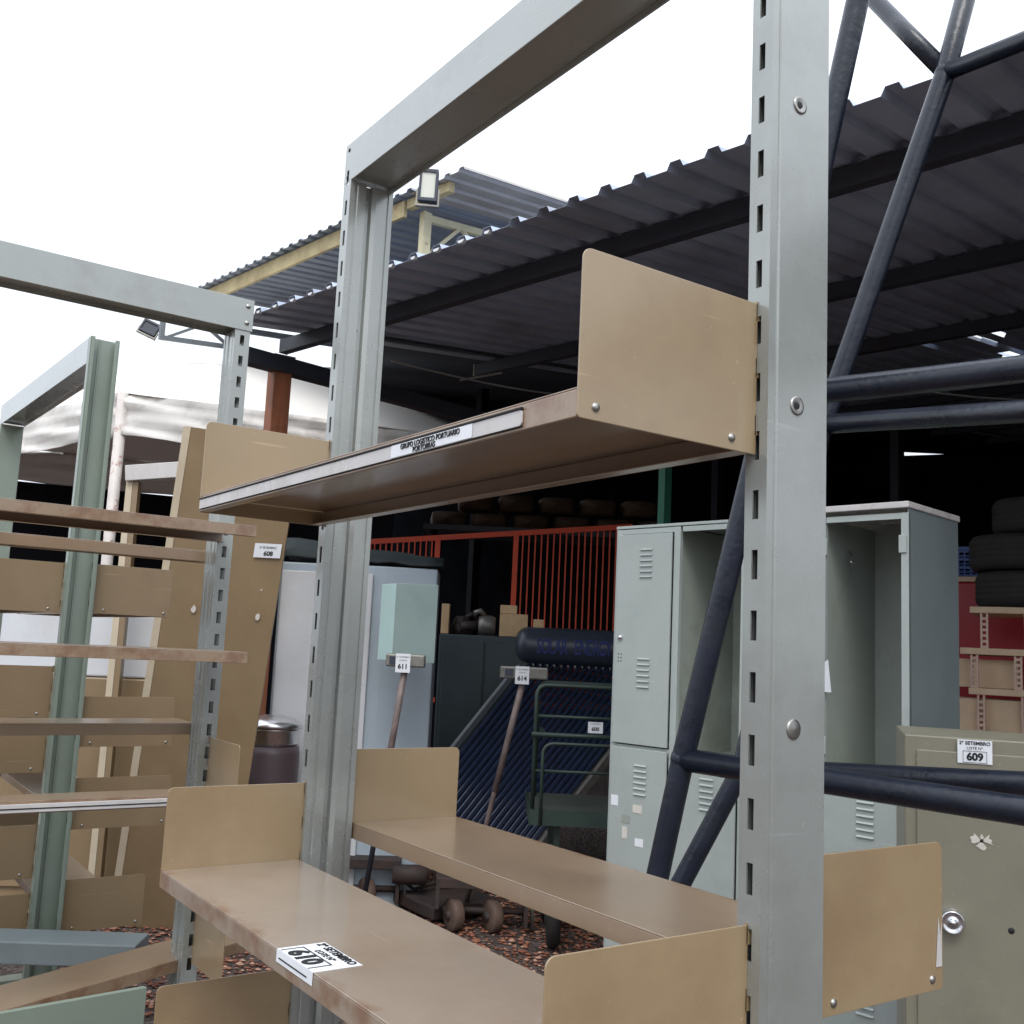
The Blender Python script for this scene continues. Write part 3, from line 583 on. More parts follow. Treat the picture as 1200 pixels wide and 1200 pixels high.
MB().obox(Vector((4.80, 5.52, 1.30)), ad*.05, Z3*.03, fw*.002).build('tag', 'sticker', sh)

# green platform cart
ct = thing('platform_cart', (3.3, 4.2, 0), 'green platform cart with tubular racks in front of the solar tubes', 'cart')
L0 = Vector((3.15, 4.255, 0)); cdv = Vector((.83, -.56, 0)).normalized(); cbk = Vector((.56, .83, 0)).normalized()
def arch(o_, d_, W, z0, z1, r=.05, rad=.011):
    P = [o_+Z3*z0, o_+Z3*(z1-r)]
    for k in range(1, 5): g_ = R(90*k/4); P.append(o_+d_*(r-r*math.cos(g_))+Z3*(z1-r+r*math.sin(g_)))
    for k in range(0, 5): g_ = R(90*k/4); P.append(o_+d_*(W-r+r*math.sin(g_))+Z3*(z1-r+r*math.cos(g_)))
    P.append(o_+d_*W+Z3*z0); return MB().tube(P, rad, 10)
arch(L0, cdv, .55, .66, 1.285).build('rear_frame', 'cart', ct)
arch(L0+cdv*.03+cbk*.5, cdv, .5, .66, 1.285).build('front_frame', 'cart', ct)
for z in (1.13, 1.04, .86): MB().tube([L0+Z3*z, L0+cdv*.55+Z3*z], .008, 8).build('rail', 'cart', ct)
MB().tube([L0+cdv*-.02+Z3*1.04-cbk*.02, L0+cdv*.55+Z3*1.04-cbk*.02], .012, 10).build('rail', 'cart', ct)
for z in (1.03,): MB().bar(L0+Z3*z+cdv*.05, L0+Z3*z+cdv*.05+cbk*.5, .02, .02).build('rail', 'cart', ct)
arch(L0+cdv*.04-cbk*.05, cdv, .45, .60, 1.00, rad=.009).build('inner_frame', 'cart', ct)
MB().obox(L0-cdv*.0+Z3*.64-cbk*.02, cdv*.62, cbk*.65, Z3*.03).build('deck', 'deck', ct)
MB().obox(L0-cdv*.01+Z3*.60-cbk*.035, cdv*.64, cbk*.012, Z3*.075).build('deck_edge', 'cart', ct)
MB().obox(L0-cdv*.015+Z3*.60-cbk*.02, cdv*.012, cbk*.66, Z3*.075).build('deck_edge', 'cart', ct)
for (u, v_) in ((.13, .06), (.5, .06), (.13, .55), (.5, .55)):
    c = L0+cdv*u+cbk*v_
    MB().bar(c+Z3*.60, c+Z3*.2, .05, .03, up=cdv).build('fork', 'cart', ct)
    wv = MB().lathe([(.0, -.035), (.10, -.035), (.165, -.03), (.18, -.012), (.18, .012), (.165, .03), (.10, .035), (0, .035)], c+Z3*.182, 24, (cdv, cbk, Z3)).build('wheel', 'tyre', ct)
    MB().lathe([(0, -.04), (.07, -.04), (.075, -.036), (.075, .036), (.07, .04), (0, .04)], c+Z3*.182, 18, (cdv, cbk, Z3)).build('hub', 'cart', wv)
sticker(L0+cdv*.30+Z3*1.085-cbk*.013, cdv, Z3, .075, .055, ct, [('2º SETEMBRO', .009, .018, 0), ('600', .026, -.008, .001)])

# machine skates on the gravel
def skate(c, ang, label):
    d_ = Vector((math.cos(ang), math.sin(ang), 0)); s_ = Vector((-d_.y, d_.x, 0)); c = Vector(c)
    o_ = thing('machine_skate', tuple(c), label, 'machine skate', group='rusty wheeled machines on the gravel')
    MB().obox(c-d_*.24-s_*.05+Z3*.22, d_*.48, s_*.13, Z3*.055).build('frame', 'iron', o_, bevel=.006)
    MB().obox(c-d_*.24-s_*.052+Z3*.12, d_*.02, s_*.134, Z3*.12).build('end_plate', 'iron', o_)
    MB().obox(c+d_*.22-s_*.052+Z3*.04, d_*.02, s_*.134, Z3*.2).build('end_plate', 'iron', o_)
    for k in (-.14, .06):
        w_ = MB().lathe([(0, -.032), (.045, -.030), (.078, -.026), (.082, -.02), (.082, .02), (.078, .026), (.045, .030), (0, .032)], c+d_*k+Z3*.082, 24, (d_*.9+s_*.43, Z3, (d_*.43-s_*.9))).build('wheel', 'wheel', o_)
        MB().lathe([(0, -.045), (.025, -.045), (.025, .045), (0, .045)], c+d_*k+Z3*.082, 12, (d_*.9+s_*.43, Z3, (d_*.43-s_*.9))).build('axle', 'iron', w_)
    MB().tube([c-d_*.2+Z3*.1+s_*.04, c+d_*.22+Z3*.1+s_*.04], .018, 8).build('tie_rod', 'iron', o_)
    MB().tube([c+d_*.2+Z3*.2, c+d_*.32+s_*.05+Z3*.10, c+d_*.52+s_*.1+Z3*.16], .011, 8).build('lever', 'iron', o_)
    MB().tube([c+d_*.24+Z3*.24, c+d_*.27+Z3*.10, c+d_*.27+Z3*.02], .008, 8).build('chain', 'alu', o_)
    return o_
k1 = skate((3.12, 4.62, 0), R(-32), 'rusty machine skate with two iron wheels, the right hand one on the gravel')
k2 = skate((2.75, 5.32, 0), R(-32), 'rusty machine skate beside the main post, the left hand one on the gravel')
MB().tube([(2.72, 5.42, .3), (2.66, 5.5, .36), (2.8, 5.5, .34), (2.86, 5.38, .28)], .02, 10).build('coupling', 'engine', k2)
MB().lathe([(0, -.1), (.05, -.1), (.055, .08), (0, .1)], (2.98, 5.12, .2), 14, (Vector((.85, -.53, 0)), Vector((.53, .85, 0)), Z3)).build('motor', 'iron', k2)
# drum with stainless pan on top
dr = thing('plastic_drum', (2.22, 5.42, 0), 'purple brown plastic drum standing behind the leaning tan panel', 'drum')
MB().lathe([(0, 0), (.14, 0), (.155, .05), (.158, .3), (.15, .32), (.158, .34), (.158, .84), (.15, .88), (0, .88)], (2.23, 5.42, 0), 32).build('body', 'drum', dr)
pn = thing('cooking_pot', (2.23, 5.42, .88), 'polished stainless steel pot with lid on top of the drum', 'pot')
MB().lathe([(0, .882), (.135, .882), (.15, .90), (.15, .96), (.158, .965), (.158, .972), (.15, .975), (0, .975)], (2.23, 5.42, 0), 40).build('body', 'steel', pn)
MB().lathe([(.0, 1.042), (.06, 1.04), (.075, 1.032), (.12, 1.026), (.15, 1.01), (.165, .995), (.168, .976), (.155, .976)], (2.23, 5.42, 0), 40).build('lid', 'steel', pn)

# leaning tall tan panel
lp = thing('leaning_panel', (1.75, 5.3, 0), 'tall tan steel panel leaning sideways with torn label scraps', 'panel')
q4 = [Vector((1.514, 5.485, 0)), Vector((1.975, 5.188, 0)), Vector((1.96, 4.66, 2.40)), Vector((1.503, 4.932, 2.447))]
MB().prism(q4, Vector((-.01, -.016, 0))).build('sheet', 'tan_dull', lp, bevel=.002)
MB().prism([q4[0], q4[0]+Vector((-.03, .018, 0)), q4[3]+Vector((-.03, .018, 0)), q4[3]], Vector((-.011, -.018, 0))).build('edge_strip', 'tan_light', lp)
ux = (q4[1]-q4[0]).normalized(); uz = (q4[3]-q4[0]).normalized(); nn = ux.cross(uz).normalized(); nn = nn if nn.y < 0 else -nn
def onp(u, v_): return q4[0].lerp(q4[1], u).lerp(q4[3].lerp(q4[2], u), v_)+nn*.026
st = MB().obox(onp(.73, .765), ux*.13, uz*.07, nn*.001).build('paper_label', 'sticker', lp); text('printed_text', '2º SETEMBRO', .014, onp(.73, .765)+ux*.065+uz*.05+nn*.002, ux, uz, 'ink', st); text('printed_text', '608', .03, onp(.73, .765)+ux*.07+uz*.02+nn*.002, ux, uz, 'ink', st, bold=.001)
for (u, v_, w_, h_) in ((.25, .64, .025, .045), (.33, .69, .02, .02), (.40, .66, .02, .008), (.83, .64, .026, .035), (.84, .70, .01, .01)):
    MB().prism([onp(u, v_)+ux*(w_*(.5+.5*math.cos(g_)*random.uniform(.7, 1.1)))+uz*(h_*(.5+.5*math.sin(g_)*random.uniform(.7, 1.1))) for g_ in [i*.785 for i in range(8)]], nn*.0008).build('paper_scrap', 'scrap', lp)

# cream door-like rack frame behind
f3 = thing('rack_frame', (1.45, 5.75, 0), 'empty cream topped rack frame behind the left racks', 'rack frame')
a, b2 = Vector((1.422, 5.74, 0)), Vector((1.93, 5.36, 0)); d_ = (b2-a).normalized()
MB().bar(a+Z3*2.30, b2+Z3*2.37, .06, .085).build('top_beam', 'plastic', f3, bevel=.003)
for p in (a, b2-d_*.07): MB().obox(p, d_*.035, Vector((.04, .06, 0)), Z3*2.27).build('post', 'tan_light', f3); MB().obox(p+d_*.037, d_*.03, Vector((.03, .05, 0)), Z3*2.27).build('post', 'tan_dull', f3)

# ================================================================ right hand background
BR = lambda x, y, z: Vector((x, y, z))
rd, rbk = Vector((.985, -.17, 0)).normalized(), Vector((.17, .985, 0)).normalized()
rs = thing('shelf_stack', (5.15, 3.0, 0), 'stack of cream shelf boards spaced by slotted pink posts under the tyres', 'shelving')
rv, rw = Vector((.42, -.9, 0)).normalized(), Vector((.9, .42, 0)).normalized()    # rv runs to the right of the picture
def RG(u, v_, z): return Vector((5.17, 3.17, 0))+rv*u+rw*v_+Z3*z
for (z, u0) in ((1.765, .03), (1.545, -.02), (1.335, .02)):
    MB().obox(RG(u0, 0, z), rv*1.0, rw*.45, Z3*.035).build('board', 'shelf_cream', rs, bevel=.004)
for (z0_, z1_, u0) in ((1.58, 1.765, .08), (1.37, 1.545, .03), (1.14, 1.335, .06)):
    for du in (0, .21):
        m = MB(); 
        for s_ in (0, .028): m.obox(RG(u0+du+s_, .01, z0_), rv*.01, rw*.03, Z3*(z1_-z0_))
        zz = z0_
        while zz < z1_-.02: m.obox(RG(u0+du+.01, .012, zz), rv*.018, rw*.004, Z3*.014); zz += .03
        m.build('slotted_post', 'pink_post', rs)
MB().obox(RG(-.1, -.02, 1.12), rv*1.3, rw*.7, Z3*.02).build('counter_top', 'plastic', rs)
for u in (.0, .9): MB().obox(RG(u, 0, 0), rv*.04, rw*.04, Z3*1.12).build('leg', 'plastic', rs)
for u in (.04,): MB().obox(RG(u, .0, .95), rv*.85, rw*.02, Z3*.12).build('drawer_front', 'tan_light', rs)
for (u, v_, z, w_, h_, lb) in ((-.12, .05, 1.142, .4, .17, 'cream wooden drawer box in the lower gap of the shelf stack'), (-.1, .1, 1.372, .35, .15, 'cream wooden drawer box in the middle gap of the shelf stack')):
    bxx = thing('wooden_box', tuple(RG(u, v_, z)), lb, 'box')
    MB().obox(RG(u, v_, z), rv*w_, rw*.012, Z3*h_).build('front_board', 'shelf_cream', bxx)
    MB().obox(RG(u, v_+.012, z), rv*.012, rw*.3, Z3*h_).build('side_board', 'shelf_cream', bxx); MB().obox(RG(u+w_-.012, v_+.012, z), rv*.012, rw*.3, Z3*h_).build('side_board', 'shelf_cream', bxx)
    MB().obox(RG(u+.012, v_+.3, z), rv*(w_-.024), rw*.012, Z3*h_).build('back_board', 'shelf_cream', bxx)
rbx = thing('red_cabinet', tuple(RG(-.35, .8, 0)), 'red metal cabinet behind the grey locker and shelf stack', 'cabinet')
MB().obox(RG(-.35, .75, 0), rv*1.7, rw*.4, Z3*1.99).build('body', 'red_box', rbx, bevel=.01); MB().obox(RG(-.36, .74, 1.992), rv*1.72, rw*.42, Z3*.03).build('top', 'shelf_cream', rbx)
MB().obox(RG(-.1, .742, .1), rv*.6, rw*.008, Z3*1.8).build('door', 'red_box', rbx)
ca = thing('plastic_crate', tuple(RG(-.2, .8, 2.022)), 'blue plastic crate on top of the red cabinet', 'crate')
m = MB(); o0 = RG(-.22, .78, 2.023)
for z in (0, .05, .1, .15): m.obox(o0+Z3*z, rv*.42, rw*.008, Z3*.016); m.obox(o0+Z3*z, rv*.008, rw*.3, Z3*.016); m.obox(o0+rv*.412+Z3*z, rv*.008, rw*.3, Z3*.016); m.obox(o0+rw*.292+Z3*z, rv*.42, rw*.008, Z3*.016)
for k in range(13): m.obox(o0+rv*(k*.034)-rw*.001, rv*.008, rw*.009, Z3*.165)
m.obox(o0, rv*.42, rw*.3, Z3*.008); m.obox(o0+Z3*.165-rw*.01, rv*.42, rw*.012, Z3*.02); m.build('basket', 'blue_plastic', ca)
ty0 = None
for i, (z, du, R_, lb) in enumerate(((1.802, .30, .27, 'dark tyre lying at the bottom of the stack on the cream boards'), (2.0, .28, .28, 'dark tyre in the middle of the stack on the cream boards'), (2.2, .36, .24, 'dark tyre on top of the stack by the locker'))):
    c = RG(du, .22, z); ty = thing('tyre', tuple(c), lb, 'tyre', group='tyres stacked on the shelf boards')
    pr = [(R_*.62, .02), (R_*.70, .0), (R_*.9, .004)]
    for k in range(9): pr += [(R_*(.965+(.012 if k % 2 else 0)), .03+k*.0155), (R_*(.965+(.012 if k % 2 else 0)), .03+k*.0155+.011)]
    pr += [(R_*.9, .19), (R_*.7, .194), (R_*.62, .175), (R_*.60, .1), (R_*.62, .02)]
    MB().lathe(pr, c, 48).build('tread', 'tyre', ty)

# ================================================================ lockers
lo = thing('locker', (3.0, 2.03, 0), 'pale grey green locker block, left doors closed and three upper doors missing', 'locker')
LO = Vector((2.999, 2.030, 0)); lu = Vector((-.172, .985, 0)).normalized(); lv = Vector((.985, .172, 0)).normalized()
def LP(u, v_, z): return LO+lu*u+lv*v_+Z3*z
LW, LD, LH = 1.24, .40, 1.98
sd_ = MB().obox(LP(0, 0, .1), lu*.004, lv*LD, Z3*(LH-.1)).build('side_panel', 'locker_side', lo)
MB().obox(LP(LW-.004, 0, .1), lu*.004, lv*LD, Z3*(LH-.1)).build('side_panel', 'locker', lo)
MB().obox(LP(.004, LD-.004, .1), lu*(LW-.008), lv*.004, Z3*(LH-.1)).build('back_panel', 'locker_in', lo)
MB().obox(LP(-.005, -.012, LH), lu*.66, lv*(LD+.02), Z3*.022).build('top_panel', 'plastic', lo, bevel=.003)
MB().obox(LP(.66, -.002, LH-.012), lu*(LW-.66+.003), lv*LD, Z3*.012).build('top_panel', 'locker', lo, bevel=.002)
MB().obox(LP(.004, .004, 1.07), lu*(LW-.008), lv*(LD-.01), Z3*.012).build('middle_shelf', 'locker_in', lo)
MB().obox(LP(.004, .004, .1), lu*(LW-.008), lv*(LD-.01), Z3*.012).build('bottom_panel', 'locker_in', lo)
for k in (1, 2, 3): MB().obox(LP(k*.31-.002, .004, .112), lu*.004, lv*(LD-.01), Z3*(LH-.13)).build('partition', 'locker_in', lo)
for k in range(5):
    u0 = k*.31-(.012 if k else 0)-(.018 if k == 4 else 0)
    MB().obox(LP(max(0, u0), -.002, .1), lu*(.03 if 0 < k < 4 else .026), lv*.02, Z3*(LH-.115)).build('stile', 'locker', lo, bevel=.0015)
for z in (LH-.035, 1.08, .1):
    for k in range(4): MB().obox(LP(k*.31+(.026 if k == 0 else .018), 0, z), lu*.27, lv*.018, Z3*.02).build('rail', 'locker', lo)
def ldoor(k, z0, z1, ns='door'):
    u0 = k*.31+(.022 if k else .022); wd = .272
    dd = MB().obox(LP(u0, -.012, z0), lu*wd, lv*.0095, Z3*(z1-z0)).build(ns, 'locker', lo, bevel=.002)
    for zc in ((z1-.10), (z0+.30)):
        vt = MB()
        for q_ in range(6):
            z = zc-q_*.022+.04
            vt.prism([LP(u0+wd*.34, -.0125, z), LP(u0+wd*.34, -.018, z-.006), LP(u0+wd*.34, -.0125, z-.009)], lu*(wd*.22))
        vt.build('vent', 'locker', dd)
    MB().lathe([(.011, 0), (.010, .008), (.004, .012), (0, .012)], LP(u0+wd-.03, -.0125, z0+(z1-z0)*.5), 14, (-lv, lu, Z3)).build('lock', 'chrome', dd)
    hb = MB()
    for a_ in range(3):
        for c_ in range(2): hb.lathe([(.003, 0), (0, .001)], LP(u0+wd-.035+c_*.014, -.0125, z0+(z1-z0)*.42-a_*.014), 8, (-lv, lu, Z3))
    hb.build('keyhole', 'ink', dd)
    return dd
d1 = ldoor(3, 1.105, 1.942); d2 = ldoor(3, .125, 1.09)
for k in (0, 1, 2): ldoor(k, .125, 1.075)
for (u, z, w_, h_, mt) in ((1.18, .86, .035, .04, 'sticker'), (1.06, .845, .045, .03, 'scrap'), (1.12, .80, .04, .03, 'locker_in'), (1.13, .74, .025, .045, 'scrap'), (1.05, .72, .04, .03, 'sticker')):
    MB().obox(LP(u, -.0135, z), lu*w_, lv*.0012, Z3*h_).build('sticker', mt, d2)
hk = MB()
for k in (0, 1, 2): hk.tube([LP(k*.31+.15, LD-.01, 1.84), LP(k*.31+.15, LD-.05, 1.83), LP(k*.31+.15, LD-.06, 1.81), LP(k*.31+.15, LD-.045, 1.795)], .004, 8)
for k, c in enumerate((.15,)): hk.tube([LP(.290, .16, 1.86), LP(.27, .15, 1.83), LP(.262, .14, 1.815), LP(.268, .12, 1.82)], .004, 8)
hk.build('coat_hook', 'steel', lo)
for (u, z) in ((.0, 1.83), (.285, 1.83), (.0, 1.15), (.285, 1.15)):
    MB().obox(LP(u+.006, -.008, z), lu*.026, lv*.012, Z3*.06).build('hinge', 'locker', lo, bevel=.002)
MB().prism([LP(.30, -.006, 1.36), LP(.27, -.006, 1.36), LP(.275, -.02, 1.47), LP(.305, -.012, 1.45)], lv*-.002).build('paper_scrap', 'sticker', lo)
for (u, v_) in ((.02, .02), (LW-.06, .02), (.02, LD-.06), (LW-.06, LD-.06)): MB().obox(LP(u, v_, 0), lu*.04, lv*.04, Z3*.1).build('foot', 'locker', lo)

# ================================================================ olive cabinet with lot 609
oc = thing('metal_cabinet', (2.317, 1.583, 0), 'olive grey metal cabinet with round chrome knob and white label 609', 'cabinet')
OU = Vector((.609, -.793, 0)).normalized(); OV = Vector((.793, .609, 0)).normalized()
def OP(u, v_, z): return Vector((2.317, 1.583, 0))+OU*u+OV*v_+Z3*z
MB().obox(OP(0, 0, 0), OU*.62, OV*.40, Z3*1.29).build('body', 'olive', oc, bevel=.004)
od = MB().obox(OP(.027, -.006, .05), OU*.566, OV*.0055, Z3*1.205).build('door', 'olive', oc, bevel=.0025)
kb = OP(.105, -.0065, .857)
MB().lathe([(.029, 0), (.029, .004), (.027, .006), (.0245, .016), (.0275, .024), (.0245, .028), (.020, .020), (.008, .022), (.007, .030), (0, .031)], kb, 32, (-OV, OU, Z3)).build('knob', 'chrome', od)
MB().lathe([(.0075, 0), (.0065, .001), (0, .0011)], OP(.235, -.0065, .849), 16, (-OV, OU, Z3)).build('keyhole', 'ink', od)
sc = MB(); c = OP(.173, -.0068, 1.049)
for (g0, g1, ra) in ((-.3, .8, .026), (1.1, 1.9, .018), (2.3, 3.6, .030), (4.0, 5.3, .027)):
    P_ = [c+(OU*math.cos(g0)+Z3*math.sin(g0))*.005]
    for k in range(7):
        g_ = g0+(g1-g0)*k/6; P_.append(c+(OU*math.cos(g_)+Z3*math.sin(g_)*.9)*ra*random.uniform(.6, 1.08))
    P_.append(c+(OU*math.cos(g1)+Z3*math.sin(g1))*.005); sc.prism(P_, OV*-.0006)
sc.build('paper_scrap', 'scrap', od); MB().lathe([(.004, 0), (0, .0008)], c-OV*.0008, 12, (-OV, OU, Z3)).build('keyhole', 'ink', od)
st = sticker(OP(.160, -.0085, 1.258), OU, Z3, .078, .056, oc, [('2º SETEMBRO', .0118, .0205, .0003), ('LOTE Nº', .0095, .0085, 0), ('609', .025, -.0125, .0011)])
bx = MB()
for (x0_, x1_, z0_, z1_) in ((-.03, .03, -.0005, .0005), (-.03, .03, -.0275, -.0265), (-.03, -.029, -.0265, -.0005), (.029, .03, -.0265, -.0005)):
    bx.obox(OP(.160+x0_*.9, -.0098, 1.2595+z0_), OU*(x1_-x0_)*.9, OV*-.0004, Z3*(z1_-z0_))
bx.build('number_frame', 'ink', st)

# ================================================================ blue tubular frame
tf = thing('tubular_frame', (1.51, 1.89, 0), 'leaning dark blue tubular steel frame between the rack and the lockers', 'tubular frame')
RA = .0245
Vv = Vector
A_top, A_bot = Vv((1.752, 1.185, 3.30)), Vv((1.512, 1.888, 0)); 
MB().tube([A_bot, Vv((1.582, 1.684, .964)), Vv((1.599, 1.628, 1.237)), Vv((1.664, 1.453, 2.03)), Vv((1.718, 1.281, 2.858)), A_top], RA, 20).build('leg', 'pipe', tf)
MB().tube([Vv((1.705, 2.115, 0)), Vv((1.844, 1.881, .9)), Vv((1.937, 1.769, 1.194)), Vv((2.002, 1.587, 2.033)), Vv((2.147, 1.348, 2.887)), Vv((2.20, 1.26, 3.3))], RA, 20).build('leg', 'pipe', tf)
def ext(p, q_, k): p, q_ = Vv(p), Vv(q_); return p+(q_-p)*k
for nm, p, q_, r in (('rail', (1.664, 1.453, 2.012), (1.812, .986, 2.008), .026), ('rail', (2.003, 1.588, 2.029), (2.013, 1.097, 1.981), .0235), ('rail', (1.599, 1.628, 1.237), (1.705, .942, 1.228), RA), ('rail', (1.937, 1.769, 1.194), (2.001, 1.105, 1.24), RA)):
    MB().tube([p, ext(p, q_, 3.2)], r, 20).build(nm, 'pipe', tf)
MB().tube([(2.145, 1.547, 3.181), (2.147, 1.348, 2.887)], .021, 16).build('brace', 'pipe', tf)
MB().tube([(2.145, 1.547, 3.181), (2.144, 1.62, 3.30)], .021, 16).build('brace', 'pipe', tf)
MB().tube([(2.147, 1.348, 2.887), ext((2.147, 1.348, 2.887), (2.11, 1.134, 2.85), 6)], .021, 16).build('brace', 'pipe', tf)
for (x, y, z) in ((1.95, .06, 2.0), (2.06, .02, 1.9)): MB().tube([(x-.05, y-.5, z+.9), (x-.1, y-.6, 0)], RA, 16).build('leg', 'pipe', tf)
for c, r in (((1.599, 1.628, 1.237), .027), ((2.002, 1.588, 2.031), .027), ((2.147, 1.348, 2.887), .0265)):
    MB().lathe([(0, -r), (r*.5, -r*.87), (r*.87, -r*.5), (r, 0), (r*.87, r*.5), (r*.5, r*.87), (0, r)], c, 16).build('weld_bead', 'pipe', tf)

# ================================================================ left rack 1 (runs along X)
YL = 2.767
l1 = thing('shelving_rack', (.93, YL, 0), 'grey beamed slotted rack on the left with narrow tan shelves crossing in front', 'rack', group='cantilever shelving racks')
BX0 = -.12
bm = MB(); bm.box(BX0, .973, YL-.045, YL-.042, 2.296, 2.386); bm.box(BX0, .973, YL+.042, YL+.045, 2.296, 2.386); bm.box(BX0, .973, YL-.042, YL+.042, 2.383, 2.3855); bm.box(BX0, .973, YL-.042, YL+.042, 2.31, 2.3125); bm.box(.970, .9725, YL-.042, YL+.042, 2.3125, 2.383)
beam = bm.build('top_beam', 'post', l1, bevel=.001)
for z in (2.318, 2.366): MB().lathe([(.007, 0), (.006, .003), (0, .0035)], (.955, YL-.045, z), 12, (Vv((0, -1, 0)), Vv((1, 0, 0)), Z3)).build('bolt', 'zinc', beam)
upright(l1, .925, .968, YL-.042, YL+.045, 0.02, 2.296, 'post', slot_axis='x', off=.02)
upright(l1, -.10, -.057, YL-.042, YL+.045, 0.02, 2.296, 'post', slot_axis='x', off=.02)
MB().box(.90, .99, YL-.3, YL+.3, 0, .02).build('base', 'post', l1); MB().box(-.12, -.03, YL-.3, YL+.3, 0, .02).build('base', 'post', l1)
def l1shelf(front_y, toward, ztop, x1, mat='shelf_clean', h=.029, D=.25):
    o_ = Vv((-.08, front_y, ztop-h)); return tray(l1, o_, (1, 0, 0), (0, toward, 0), x1+.08, D, h, mat)
for (z, x1) in ((1.727, .935), (1.415, .938)): l1shelf(YL-.045-.255, 1, z, x1, h=.027)
s5 = l1shelf(YL-.045-.255, 1, 1.079, .938, h=.027, D=.10)
l1shelf(YL+.045+.07, -1, 1.682, .946, h=.03, D=.07); l1shelf(YL+.045+.16, -1, 1.215, .94, h=.03, D=.16)
# label holder on the third shelf
lh = MB().box(-.06, .90, YL-.3055, YL-.3005, 1.055, 1.073).build('label_holder', 'plastic', l1, bevel=.001)
MB().box(-.06, .90, YL-.3065, YL-.3045, 1.062, 1.0645).build('gap_shade_line', 'gap_black', lh)  # dark strip drawn in place of the shaded gap
plate(l1, (.95, YL-.05, 1.032), (0, -1, 0), .22, .155, (-1, 0, 0), 'tan', rivets=False)
plate(l1, (.95, YL-.05, .62), (0, -1, 0), .22, .155, (-1, 0, 0), 'tan', rivets=False)

# ================================================================ left rack 2 (grey green, runs along Y)
l2 = thing('shelving_rack', (.73, 3.44, 0), 'grey green rack with tan plates on both sides of its channel post, far left', 'rack', group='cantilever shelving racks')
X0, X1, YG = .695, .785, 3.42
m = MB()    # open channel post, web at the back, flanges forward
def chan(y, z1, nm='post'):
    m = MB(); m.box(X0, X1, y+.028, y+.031, .02, z1); m.box(X0, X0+.003, y, y+.028, .02, z1); m.box(X1-.003, X1, y, y+.028, .02, z1)
    m.box(X0+.003, X0+.014, y, y+.003, .02, z1); m.box(X1-.014, X1-.003, y, y+.003, .02, z1)
    m.box(X0+.03, X0+.034, y+.022, y+.028, .02, z1)
    return m.build(nm, 'green_post', l2, bevel=.001)
chan(YG, 2.386)
pm2 = MB(); 
yb = 4.78; pm2.box(X0-.045, X1-.045, yb, yb+.04, .02, 2.30); pm2.build('post', 'green_post', l2, bevel=.002)
p2l = Vv((X0, YG+.031, 2.30)); p2r = Vv((X0-.045, yb+.04, 2.30))
bm = MB(); dirb = (p2r-p2l); 
bm.obox(p2l+Z3*0, dirb, Vv((.003, 0, 0)), Z3*.086); bm.obox(p2l+Vv((.087, 0, 0)), dirb, Vv((.003, 0, 0)), Z3*.086); bm.obox(p2l+Vv((.003, 0, .083)), dirb, Vv((.084, 0, 0)), Z3*.003); bm.obox(p2l+Vv((.003, 0, .012)), dirb, Vv((.084, 0, 0)), Z3*.003)
bm.build('top_beam', 'post', l2, bevel=.001)
MB().box(X0-.26, X1+.26, YG-.02, YG+.05, 0, .02).build('base', 'green_post', l2); MB().box(X0-.3, X1+.2, yb-.02, yb+.06, 0, .02).build('base', 'green_post', l2)
for (zt_, side, ww, has) in ((1.66, 1, .245, 1), (1.245, 1, .29, 1), (.995, 1, .30, 1), (.69, 1, .245, 1), (1.655, -1, .25, 1), (1.335, -1, .25, 1), (1.17, -1, .25, 0), (.86, -1, .25, 1), (.66, -1, .25, 1)):
    z0_ = zt_-.156; x = X1+.002 if side > 0 else X0-.002
    plate(l2, (x, YG+.03, z0_), (side, 0, 0), ww, .156, (0, -1, 0), 'tan_dull', rivets=True)
    if has: tray(l2, (x+side*.245, YG+.034, z0_), (0, 1, 0), (-side, 0, 0), 1.28, .24, .027, 'shelf_clean'); plate(l2, (x, YG+1.32, z0_), (side, 0, 0), .24, .156, (0, -1, 0), 'tan_dull', rivets=False)

# loose pieces lying low on the left
bl = MB(); bl.bar((.16, 3.50, .575), (.915, 3.03, .575), .13, .06); o = bl.build('steel_beam', 'bluegrey', None, bevel=.004); own(o, 'blue grey steel beam lying low across the foot of the grey green rack', 'beam')
trs = thing('trestle', (.56, 3.25, 0), 'low steel trestle under the blue grey beam', 'trestle')
for (x, y) in ((.35, 3.382), (.78, 3.114)): MB().box(x-.02, x+.02, y-.04, y+.04, 0, .545).build('leg', 'bluegrey', trs)
MB().bar((.35, 3.382, .25), (.78, 3.114, .25), .03, .04).build('brace', 'bluegrey', trs)
pk = thing('loose_shelf', (.8, 2.85, .6), 'tan shelf board fallen aslant at the foot of the left rack', 'shelf board')
o0 = Vv((.30, 2.52, .575)); axp = Vv((.935, .345, .05)); tray(pk, o0, axp, (-.33, .9, 0), .92, .15, .03, 'shelf_clean')
MB().bar(o0+axp*.02+Vv((-.02, .06, -.0)), o0+axp*.9+Vv((-.02, .06, 0)), .03, .006).build('stiffener', 'tan_dull', pk)
gpn = MB().obox((.33, 2.12, .2), (.33, .035, 0), (.004, -.012, 0), (.0, .0, .56)); o = gpn.build('green_plate', 'green_post', None, bevel=.001); own(o, 'grey green steel plate standing low at the left edge', 'plate')
br = MB().obox((.60, 2.86, .0), (.2, .05, 0), (-.02, .09, 0), (0, 0, .46)); o = br.build('clay_block', 'wood_red', None, bevel=.004); own(o, 'reddish clay block column under the fallen tan shelf', 'block')

